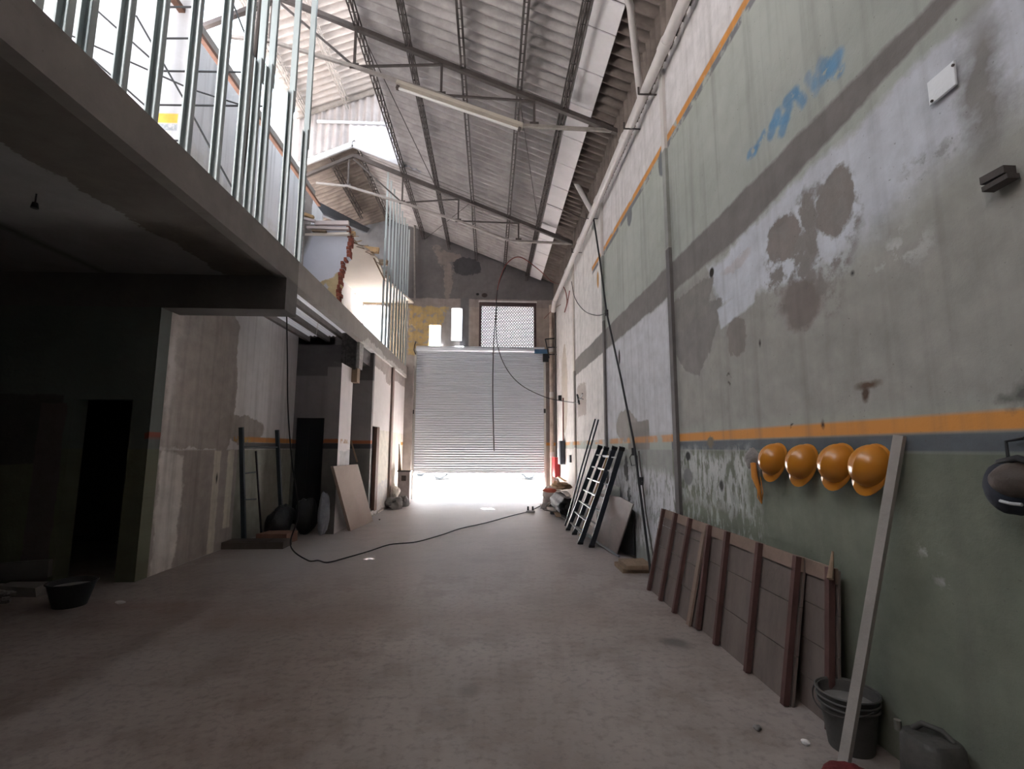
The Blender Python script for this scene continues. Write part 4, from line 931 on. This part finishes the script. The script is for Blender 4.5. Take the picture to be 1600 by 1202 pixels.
single(blob((1.56, 2.18, .06), .11, .12, .085, 23, amp=.3), 'red_cloth', mat('dark_red_cloth', (.14, .02, .022), .9, var=.4, scale=14, bump=.6), 'dark red cloth crumpled at the foot of the leaning plank', 'cloth', smooth=80, loc=(1.56, 2.18, 0))
single(blob((1.42, 2.24, .02), .06, .05, .022, 25, amp=.15), 'white_scrap', mat('white_scrap', (.5, .5, .48), .8), 'small white scrap on the floor left of the red cloth', 'scrap', smooth=80, loc=(1.42, 2.24, 0))
# ------------------------------------------------------------------ ladders and boards farther along the right wall
m_rung = mat('bright_rung', (.26, .27, .28), .5, metal=.2, var=.1)
def ladder(b0, b1, t0, t1, n, label, skew=.5, lo=.1, hi=.90, w=.075):
    b0, b1, t0, t1 = map(Vector, (b0, b1, t0, t1))
    t = thing('ladder', label, 'ladder', tuple((b0+b1)/2), 'black ladders leaning on the right wall')
    for p, q in ((b0, t0), (b1, t1)):
        part(MB().bar(p, q, w, .025, up=(0, 1, 0)).bar(p+Vector((0, .05, 0)), q+Vector((0, .05, 0)), .02, .02), 'side_rail', m_blackpaint, t)
        part(MB().bar(p, p+(q-p).normalized()*.05, w+.01, .035, up=(0, 1, 0)), 'foot', m_black, t)
        part(MB().bar(q-(q-p).normalized()*.05, q, w+.01, .04, up=(0, 1, 0)), 'end_cap', m_black, t)
    for k in range(n):
        f = lo+(hi-lo)*k/(n-1); part(MB().bar(b0+(t0-b0)*f, b1+(t1-b1)*f, .028, .018), 'rung', m_rung, t)
G = lambda u, v: at(u, v, Z=0)
T = lambda u, v: at(u, v, X=1.9)
ladder(G(897, 836), G(924, 856), T(948, 699), T(972, 699), 7, 'black ladder leaning on the right wall, the one with its foot nearest the camera')
ladder(G(887, 829), G(906, 851), T(938, 697), T(961, 698), 7, 'black ladder leaning on the right wall behind the nearest ladder')
for k, (g, tt, lb) in enumerate((((883, 822), (930, 655), 'thin black rod leaning highest beside the ladders, left one'), ((887, 824), (935, 656), 'thin black rod leaning highest beside the ladders, right one'),
                  ((912, 842), (955, 705), 'dark tube standing between the two ladders'))):
    single(MB().tube([G(*g), T(*tt)], .014 if k < 2 else .02, 8), 'leaning_rod', m_blackpaint, lb, 'rod')
single(MB().bar(G(908, 838)+Vector((0, 0, .0)), T(952, 712), .07, .02, up=(0, 1, 0)), 'leaning_batten', m_wood_lt, 'slim brown timber batten standing between the ladders', 'batten')
single(MB().bar(at(895, 822, Z=.06), at(967, 870, Z=.02), .03, .02), 'floor_batten', m_rung, 'thin grey bar lying on the floor in front of the ladders', 'bar')
def flatten(P):
    n = (P[1]-P[0]).cross(P[2]-P[0]).normalized(); return [p-n*(p-P[0]).dot(n) for p in P]
single(MB().prism(flatten([at(933, 848, Z=0), at(964, 868, Z=0), at(991, 788, X=1.86), at(976, 778, X=1.86), at(946, 770, X=1.86)]), (-.015, 0, .004)), 'leaning_board', mat('brown_formica_board', (.20, .155, .145), .6, var=.35, scale=3), 'brown rectangular board leaning on the wall right of the ladders', 'board')
single(MB().prism([at(940, 800, X=1.95), at(970, 800, X=1.95), at(968, 762, X=1.95), at(958, 757, X=1.95), at(940, 768, X=1.95)], (-.012, 0, 0)), 'wall_sheet', mat('pale_green_sheet', (.36, .37, .34), .8, var=.2), 'small pale sheet standing behind the brown leaning board', 'sheet')
single(MB().prism([at(962, 862, X=1.97), at(992, 868, X=1.97), at(990, 798, X=1.97), at(984, 790, X=1.97)], (-.02, 0, 0)), 'dark_sheet', mat('black_sheet', (.02, .02, .022), .8), 'black sheet standing against the wall right behind the brown board', 'sheet')
single(MB().box((1.62, 6.05, 0), (1.98, 6.45, .05)).box((1.66, 6.0, .05), (1.98, 6.4, .1)), 'timber_offcut', m_wood, 'two short timber offcuts stacked at the foot of the black pole', 'timber')
pl_ = thing('black_pole', 'long thin black pole slanting up the right wall to the drain pipe', 'pole', tuple(at(1017, 880, X=1.94)))
pp = [at(u, v, X=1.93) for u, v in ((1016, 872), (1003, 790), (990, 690), (970, 590), (948, 490), (937, 405), (926, 332))]
pp[0].z = .02
part(MB().tube(pp, .016, 8), 'pole', m_black, pl_, 60)
part(MB().tube([at(1021, 872, X=1.96), at(1009, 800, X=1.96), at(998, 705, X=1.96)], .009, 6), 'thin_rod', m_dksteel, pl_, 60)
for u, v in ((948, 489), (990, 706), (1002, 752)):
    q = at(u, v, X=1.93); part(MB().tube([q-Vector((0, 0, .05)), q+Vector((0, 0, .05))], .028, 8).bar(q-Vector((0, .07, 0)), q+Vector((0, .07, 0)), .012), 'clamp', m_black, pl_)
part(MB().tube([at(990, 705, X=1.94), at(984, 715, X=1.94), at(987, 728, X=1.94), at(996, 726, X=1.94), at(995, 712, X=1.94)], .006, 6), 'cord', m_black, pl_)
# rubble sacks and roll near the shutter
rl = thing('rolled_mat', 'rolled grey corrugated matting lying by the right wall beside the shutter', 'roll', (1.6, 11.0, 0))
sp_ = MB()
def spiral(a, b):
    th = a*6*math.pi; r = .07+.025*th/math.pi+ .012*math.sin(th*7)
    return Vector((1.66+r*math.cos(th), 10.4+1.5*b, .27+r*math.sin(th)))
part(sp_.grid(spiral, 220, 2), 'roll_sheet', mat('grey_rubbery_sheet', (.20, .195, .20), .8, var=.5, scale=12, col2=(.05, .05, .055)), rl, 80)
part(MB().tube([(1.66, 10.45, .27), (1.66, 11.85, .27)], .06, 10), 'core', m_black, rl)
rb = MB(); rnd = random.Random(5)
for k, (mm, lb, cnt) in enumerate(((m_cement, 'grey', 0),)): pass
m_sack = mat('pale_sack', (.50, .45, .42), .9, var=.4, scale=8, bump=.5)
single(blob((1.64, 12.9, .28), .22, .26, .28, 31, amp=.25), 'rubble_sack', m_sack, 'pale plastic rubble sack beside the shutter on the right', 'sack', smooth=80, loc=(1.64, 12.9, 0))
single(blob((1.70, 11.6, .62), .22, .35, .10, 33, amp=.3), 'cardboard_scrap', mat('cardboard', (.42, .27, .17), .9, var=.4, scale=6), 'crumpled brown cardboard piled on the grey roll', 'cardboard', smooth=30, loc=(1.70, 11.6, .5))
single(blob((1.45, 11.9, .48), .16, .1, .04, 34, amp=.3), 'red_scrap', mat('pinkish_red_scrap', (.60, .16, .11), .8, var=.2), 'small red scrap on top of the rubble by the grey roll', 'scrap', smooth=60, loc=(1.45, 11.9, .44))
for k, (x, y, l, ang, lb) in enumerate(((1.5, 11.3, .6, .5, 'thin pale slat on top of the rubble pile, lowest one'), (1.62, 11.6, .7, .2, 'thin pale slat on top of the rubble pile, middle one'), (1.75, 11.9, .7, -.3, 'thin pale slat on top of the rubble pile, highest one'))):
    dd = Vector((math.sin(ang)*.4, math.cos(ang), .1))*l/2; c = Vector((x, y, .70+.03*k)); single(MB().bar(c-dd, c+dd, .06, .015), 'loose_slat', m_wood if k % 2 else m_wood_lt, lb, 'slat')
rnd = random.Random(77)
kinds = [('bent brown board scrap', m_wood), ('grey curled sheet scrap', m_cement), ('pale splintered lath scrap', m_sack), ('dark rubber strip', m_black)]
wheres = ['at the front foot of the rubble pile', 'on the near end of the grey roll', 'behind the rubble sack', 'against the wall above the roll', 'between the sack and the roll']
for i in range(12):
    k, w_ = kinds[i % 4], wheres[i % 5]
    x, y = 1.35+.5*rnd.random(), 10.4+2.2*rnd.random(); zc = .03+.05*(i//4)+(.40 if x > 1.55 and i > 4 and y < 11.9 else 0)
    L, W, an = rnd.uniform(.25, .5), rnd.uniform(.06, .16), rnd.uniform(-1.4, 1.4)
    dx = Vector((math.sin(an)*.5, math.cos(an), rnd.uniform(-.15, .25)))*L/2
    mbq = MB(); c = Vector((x, y, zc)); sd = dx.cross(Vector((0, 0, 1))).normalized()*W/2
    for j in range(5):
        f0, f1 = j/5-.5, (j+1)/5-.5
        b0q, b1q = c+dx*2*f0+Vector((0, 0, .05*math.cos(f0*3))), c+dx*2*f1+Vector((0, 0, .05*math.cos(f1*3)))
        mbq.prism([b0q-sd, b0q+sd, b1q+sd, b1q-sd], (0, 0, .014))
    single(mbq, 'rubble_scrap', k[1], k[0]+' '+w_+' right of the shutter', 'scrap', 'scraps in the rubble pile by the shutter')
# red box and dark box on the wall near the shutter
a, b = at(866, 745, X=1.97), at(872, 716, X=1.97)
fx = at(868, 730, X=1.9)
fe = thing('fire_extinguisher_box', 'red box hung low on the wall right of the shutter', 'box', (fx.x, fx.y, fx.z-.28))
part(MB().box((fx.x-.06, fx.y-.28, fx.z-.28), (1.99, fx.y+.25, fx.z+.28)), 'box_body', m_red, fe, bevel=.01)
part(MB().box((fx.x-.065, fx.y-.22, fx.z-.2), (fx.x-.06, fx.y+.2, fx.z+.2)), 'box_door', m_red, fe)
fx = at(878, 702, X=1.93)
eb = thing('electric_box', 'dark grey flat electrical box on the wall above the red box', 'box', (fx.x, fx.y, fx.z-.2))
part(MB().box((1.86, fx.y-.14, fx.z-.4), (1.99, fx.y+.14, fx.z+.22)), 'box_body', mat('slate_box', (.07, .075, .09), .6), eb, bevel=.006)
part(MB().box((1.87, fx.y+.14, fx.z-.4), (1.99, fx.y+.34, fx.z+.2)), 'side_panel', m_white, eb)
q = at(891, 717, X=1.98); single(MB().box((q.x-.02, q.y-.07, q.z-.09), (2.0, q.y+.07, q.z+.09)), 'wall_socket', m_black, 'small black socket on the pale wall behind the ladders', 'socket')
# bent hook on the wall and the steel arm by the shutter top
hk = thing('wall_hook', 'black bent metal hook with prongs on the right wall holding the cable', 'hook', tuple(at(905, 625, X=1.97)))
part(MB().tube([at(902, 617, X=1.93), at(904, 625, X=1.93), at(905, 632, X=1.95)], .02, 6), 'stem', m_black, hk)
part(MB().tube([at(904, 624, X=1.93), at(908, 620, X=1.9), at(910, 615, X=1.88)], .012, 6), 'prong', m_black, hk)
part(MB().tube([at(904, 624, X=1.93), at(908, 623, X=1.9), at(911, 624, X=1.88)], .012, 6), 'prong', m_black, hk)
sa = thing('shutter_motor', 'black steel arm assembly with two crossbars beside the shutter top', 'bracket', tuple(at(855, 560, Y=14.5)))
for (p, q) in (((852, 530), (858, 560)), ((852, 530), (866, 529)), ((856, 543), (873, 543)), ((857, 554), (873, 554))):
    part(MB().tube([at(*p, Y=14.4), at(*q, Y=14.4)], .018, 6), 'crossbar', m_black, sa)
part(MB().box(at(835, 553, Y=14.5), at(857, 546, Y=14.42)), 'blue_motor', mat('blue_black_motor', (.05, .12, .22), .5), sa, label='blue motor housing')
part(MB().box(at(848, 566, Y=14.5), at(857, 553, Y=14.42)), 'gear_case', m_black, sa)
# ------------------------------------------------------------------ cables
def cable(pts, r, name, m, label, cat='cable', n=6):
    # catmull-rom smoothing
    P = [Vector(p) for p in pts]; out = []
    for i in range(len(P)-1):
        p0, p1, p2, p3 = P[max(i-1, 0)], P[i], P[i+1], P[min(i+2, len(P)-1)]
        for k in range(8):
            t = k/8; out.append(.5*((2*p1)+(p2-p0)*t+(2*p0-5*p1+4*p2-p3)*t*t+(3*p1-p0-3*p2+p3)*t**3))
    out.append(P[-1])
    return single(MB().tube(out, r, n), name, m, label, cat, smooth=70, loc=tuple(P[0]))
YC = 11.8
cable([at(790, 418, Y=13.5), at(778, 450, Y=13), at(774, 500, Y=12.5), at(771, 545, Y=YC), at(770, 620, Y=YC), at(772, 705, Y=YC)], .012, 'hanging_cable', m_black, 'thin dark cable hanging straight down in front of the roller shutter')
cable([at(776, 480, Y=12.6), at(776, 530, Y=12.4), at(788, 570, Y=12.2), at(812, 600, Y=12), at(850, 620, Y=11.5), at(880, 627, Y=11.3), at(904, 630, X=1.93)], .01, 'hanging_cable', m_black, 'dark cable sagging in a curve across the shutter to the wall hook')
cable([at(775, 470, Y=12.9), at(780, 440, Y=13), at(792, 412, Y=13), at(812, 402, Y=12.8), at(840, 420, Y=12.6), at(862, 440, X=1.8), at(880, 448, X=1.93), at(886, 470, X=1.95), at(882, 488, X=1.95), at(886, 475, X=1.96), at(890, 455, X=1.95)], .014, 'hanging_cable', m_redcable, 'reddish brown cable looping from the roof to the right wall')
cable([at(850, 498, Y=14.5), at(864, 484, Y=14.4), at(876, 476, X=1.95)], .008, 'hanging_cable', m_redcable, 'thin red-brown cable slanting up from the grille to the down pipe')
cable([at(893, 440, X=1.96), at(898, 465, X=1.95), at(912, 485, X=1.93), at(932, 493, X=1.93), at(948, 489, X=1.93)], .008, 'hanging_cable', m_black, 'thin cable drooping along the right wall to the black pole')
lc = [at(448, 492, Y=6.3), at(449, 560, Y=6.3), at(450, 640, Y=6.3), at(456, 720, Y=6.3), at(466, 800, Y=6.4)]
lc += [Vector((-2.55, 6.6, .25)), Vector((-2.38, 6.75, .03))]+[at(u, v, Z=.012) for u, v in ((497, 876), (512, 879), (540, 872), (575, 862), (610, 851), (650, 847), (690, 836), (720, 826), (760, 817), (800, 806), (824, 800))]
cable(lc, .009, 'extension_cable', m_black, 'black cable hanging by the mezzanine corner and running across the floor')
cable([at(u, v, Z=.012) for u, v in ((832, 797), (845, 790), (855, 783), (848, 795), (862, 800), (885, 812))], .01, 'floor_cable', m_dksteel, 'short grey cable trailing from the power strip toward the rubble')
ps = thing('power_strip', 'small white power strip with plugs on the floor before the shutter', 'power strip', tuple(at(829, 801, Z=0)))
q = at(829, 801, Z=0); part(MB().box((q.x-.10, q.y-.05, 0), (q.x+.10, q.y+.05, .05)), 'strip_body', m_white, ps, bevel=.006)
for k in (-.06, .05): part(MB().box((q.x+k-.02, q.y-.02, .05), (q.x+k+.02, q.y+.02, .14)), 'plug', m_black, ps)
# bare bulb holder under the slab
q = at(57, 303, Z=3.58)
bh = thing('bulb_holder', 'small dark bulb holder hanging from the mezzanine underside at left', 'light', tuple(q))
part(MB().tube([q, q-Vector((0, 0, .08))], .006, 6), 'cord', m_black, bh); part(MB().tube([q-Vector((0, 0, .08)), q-Vector((0, 0, .125))], [.02, .028], 10), 'socket', m_black, bh, 60)
q = at(552, 458, Z=cz); cl_ = thing('ceiling_rose', 'tiny dark fitting on the cream ceiling of the far upstairs room', 'light', tuple(q))
part(MB().tube([q, q-Vector((0, 0, .06))], .012, 6).bar(q+Vector((-.07, 0, -.02)), q+Vector((.07, 0, -.02)), .02), 'fitting', m_dksteel, cl_)
# ------------------------------------------------------------------ left side objects
# dark metal frame leaning in the bay
m_navy = mat('dark_navy_steel', (.03, .042, .055), .5, var=.2)
lf_ = thing('leaning_rack', 'dark blue steel frame with thin crossbars leaning on the left bay wall', 'frame', tuple(G(378, 846)))
b0, b1 = Vector((-3.80, 8.0, 0)), Vector((-3.72, 9.2, 0)); t0, t1 = at(377, 668, X=-3.86), at(433, 672, X=-3.86)
part(MB().bar(b0, t0, .06, .05, up=(0, 1, 0)), 'upright', m_navy, lf_); part(MB().bar(b1, t1, .06, .05, up=(0, 1, 0)), 'upright', m_navy, lf_)
mid = (at(400, 705, X=-3.84), Vector((-3.76, 8.5, 0)))
part(MB().bar(*mid, .025), 'thin_upright', m_black, lf_)
for v0, v1 in ((698, 699), (740, 738), (781, 780)):
    part(MB().tube([at(379, v0, X=-3.82), at(400, v1, X=-3.8)] if v0 > 700 else [at(379, v0, X=-3.84), at(433, v1, X=-3.82)], .012, 6), 'crossbar', m_navy, lf_)
m_bag = mat('black_bin_bag', (.015, .017, .022), .35, var=.2, bump=.6, scale=8, spec=.6)
for (c, r, sd, lb) in (((-3.50, 8.60, .26), (.19, .28, .28), 41, 'black rubbish bag slumped by the left bay frame, left one'), ((-3.22, 8.95, .28), (.17, .25, .31), 42, 'black rubbish bag in front of the dark bay doorway, right one')):
    single(blob(c, *r, sd, amp=.22), 'rubbish_bag', m_bag, lb, 'bag', 'rubbish bags in the left bay', smooth=70, loc=(c[0], c[1], 0))
single(MB().box((-4.0, 7.62, 0), (-3.05, 7.95, .10)).box((-3.9, 7.66, .1), (-3.3, 7.9, .11)), 'floor_plank', mat('dark_plank', (.10, .085, .075), .9, var=.3, scale=6), 'dark thick plank lying on the floor of the left bay', 'plank', bevel=.006)
single(MB().prism([(-3.62, 7.98, .0), (-3.15, 7.98, .0), (-3.10, 8.3, .0), (-3.55, 8.35, .0)], (0, 0, .16)), 'timber_block', mat('red_brown_block', (.27, .15, .11), .85, var=.3), 'reddish brown block lying before the rubbish bags', 'block', bevel=.006)
b0_, b1_, t0_ = at(548, 830, Z=0), at(583, 815, Z=0), at(521, 729, X=-2.62)
bpts = [b0_, b1_, t0_+(b1_-b0_)*.93, t0_]
single(MB().prism(bpts, (-.05, -.0, .0)), 'plywood_board', mat('tan_plywood', (.40, .31, .26), .8, var=.15, scale=3), 'large tan plywood board leaning at the cream pier of the left side', 'board')
single(blob((-2.84, 8.72, .36), .09, .12, .36, 51, amp=.15), 'silver_sack', mat('silver_sheet', (.35, .37, .42), .4, metal=.3, var=.3, scale=10, bump=.6), 'crumpled silvery sack standing behind the tan plywood board', 'sack', smooth=70, loc=(-2.84, 8.72, 0))
single(MB().bar(at(558, 722, Y=10.3), at(548, 688, Y=10.58), .03, .02), 'leaning_stick', m_wood, 'thin stick leaning above the tan plywood board', 'stick')
# door frame in the slot
door = thing('doorway_piece', 'narrow brown timber door leaf ajar in the slot opening of the left wall', 'door', (-2.6, 11.2, .1))
part(MB().box((-2.62, 11.18, .1), (-2.545, 11.42, 1.96)), 'frame_post', mat('brown_door_post', (.16, .09, .065), .8, var=.3, scale=4), door)
part(MB().box((-2.63, 10.76, .1), (-2.56, 10.80, 1.5)), 'light_strip', m_white, door)  # white strip standing in for bright light at the edge of the opening
# crate by the left wall near the shutter
q = at(634, 787, Z=0)
cr = thing('metal_cabinet', 'tall narrow pale cabinet standing at the far left corner by the shutter', 'cabinet', (-2.28, 13.4, 0))
part(MB().box((-2.44, 13.3, 0), (-2.12, 13.6, .86)), 'cabinet_body', mat('dirty_pale_metal', (.42, .36, .35), .7, var=.4, scale=5), cr, bevel=.01)
part(MB().box((-2.34, 13.29, .62), (-2.22, 13.3, .76)), 'dark_opening', m_dksteel, cr)
part(MB().box((-2.46, 13.28, .86), (-2.10, 13.62, .89)), 'top_lid', m_dksteel, cr)
single(MB().tube([(-2.42, 13.45, .89), (-2.46, 13.45, 1.6)], [.05, .008], 8), 'traffic_spike', m_wood, 'dark pointed scrap standing on the pale cabinet', 'scrap')
for (c, r, sd, mm, lb) in (((-2.38, 12.7, .38), (.10, .14, .14), 61, m_cream, 'round cream scrap leaning left of the pale cabinet'),
                       ((-2.35, 12.5, .12), (.16, .22, .16), 62, m_cement, 'lump of grey rubble left of the pale cabinet, nearest one'),
                       ((-2.2, 12.95, .12), (.12, .16, .15), 63, m_cement, 'lump of grey rubble touching the pale cabinet foot')):
    single(blob(c, *r, sd, amp=.35), 'rubble_lump', mm, lb, 'rubble', smooth=30, loc=(c[0], c[1], max(0, c[2]-r[2])))
# near-left junk
single(MB().bar((-5.7, 5.55, .16), (-4.72, 5.68, .2), .06, .18), 'dark_plank', m_cement_dk, 'dark plank edge-on at the foot of the near left wall', 'plank')
single(rough(MB().box((-4.95, 5.35, .0), (-4.55, 5.5, .10)), .02, 9), 'broken_plaster', m_cement, 'pale broken plaster piece before the dark plank at left', 'rubble')
rnd = random.Random(12)
spots = [(-5.3, 5.2, 'leftmost dark rubble lump of the near left heap'), (-5.0, 4.95, 'middle rubble lump of the near left heap'), (-4.75, 5.15, 'rubble lump of the near left heap nearest the tub'), (-5.15, 4.7, 'pale rubble lump in front of the near left heap')]
for i, (x, y, lb) in enumerate(spots):
    single(blob((x, y, .06), .13, .10, .07, 70+i, amp=.4), 'rubble_lump', m_cement if i == 3 else m_cement_dk, lb, 'rubble', smooth=20, loc=(x, y, 0))
bucket((-3.98, 5.05), .13, .19, .22, 'black mortar tub on the floor at the near left', m_black, rims=1, handle=False, fill=m_cement)
single(blob((-3.55, 5.1, .01), .04, .03, .012, 81), 'white_chip', m_white, 'small white chip on the floor right of the mortar tub', 'chip', smooth=30, loc=(-3.55, 5.1, 0))
for i, (u, v, lb) in enumerate(((1182, 1137, 'small pebble on the floor near the formwork panel corner'), (1258, 1160, 'white crumb on the floor left of the bucket'), (593, 812, 'pebble on the floor by the slot door'))):
    q = at(u, v, Z=.01); single(blob(q, .02, .02, .012, 90+i), 'pebble', m_white if i == 1 else m_cement, lb, 'pebble', smooth=30, loc=(q.x, q.y, 0))
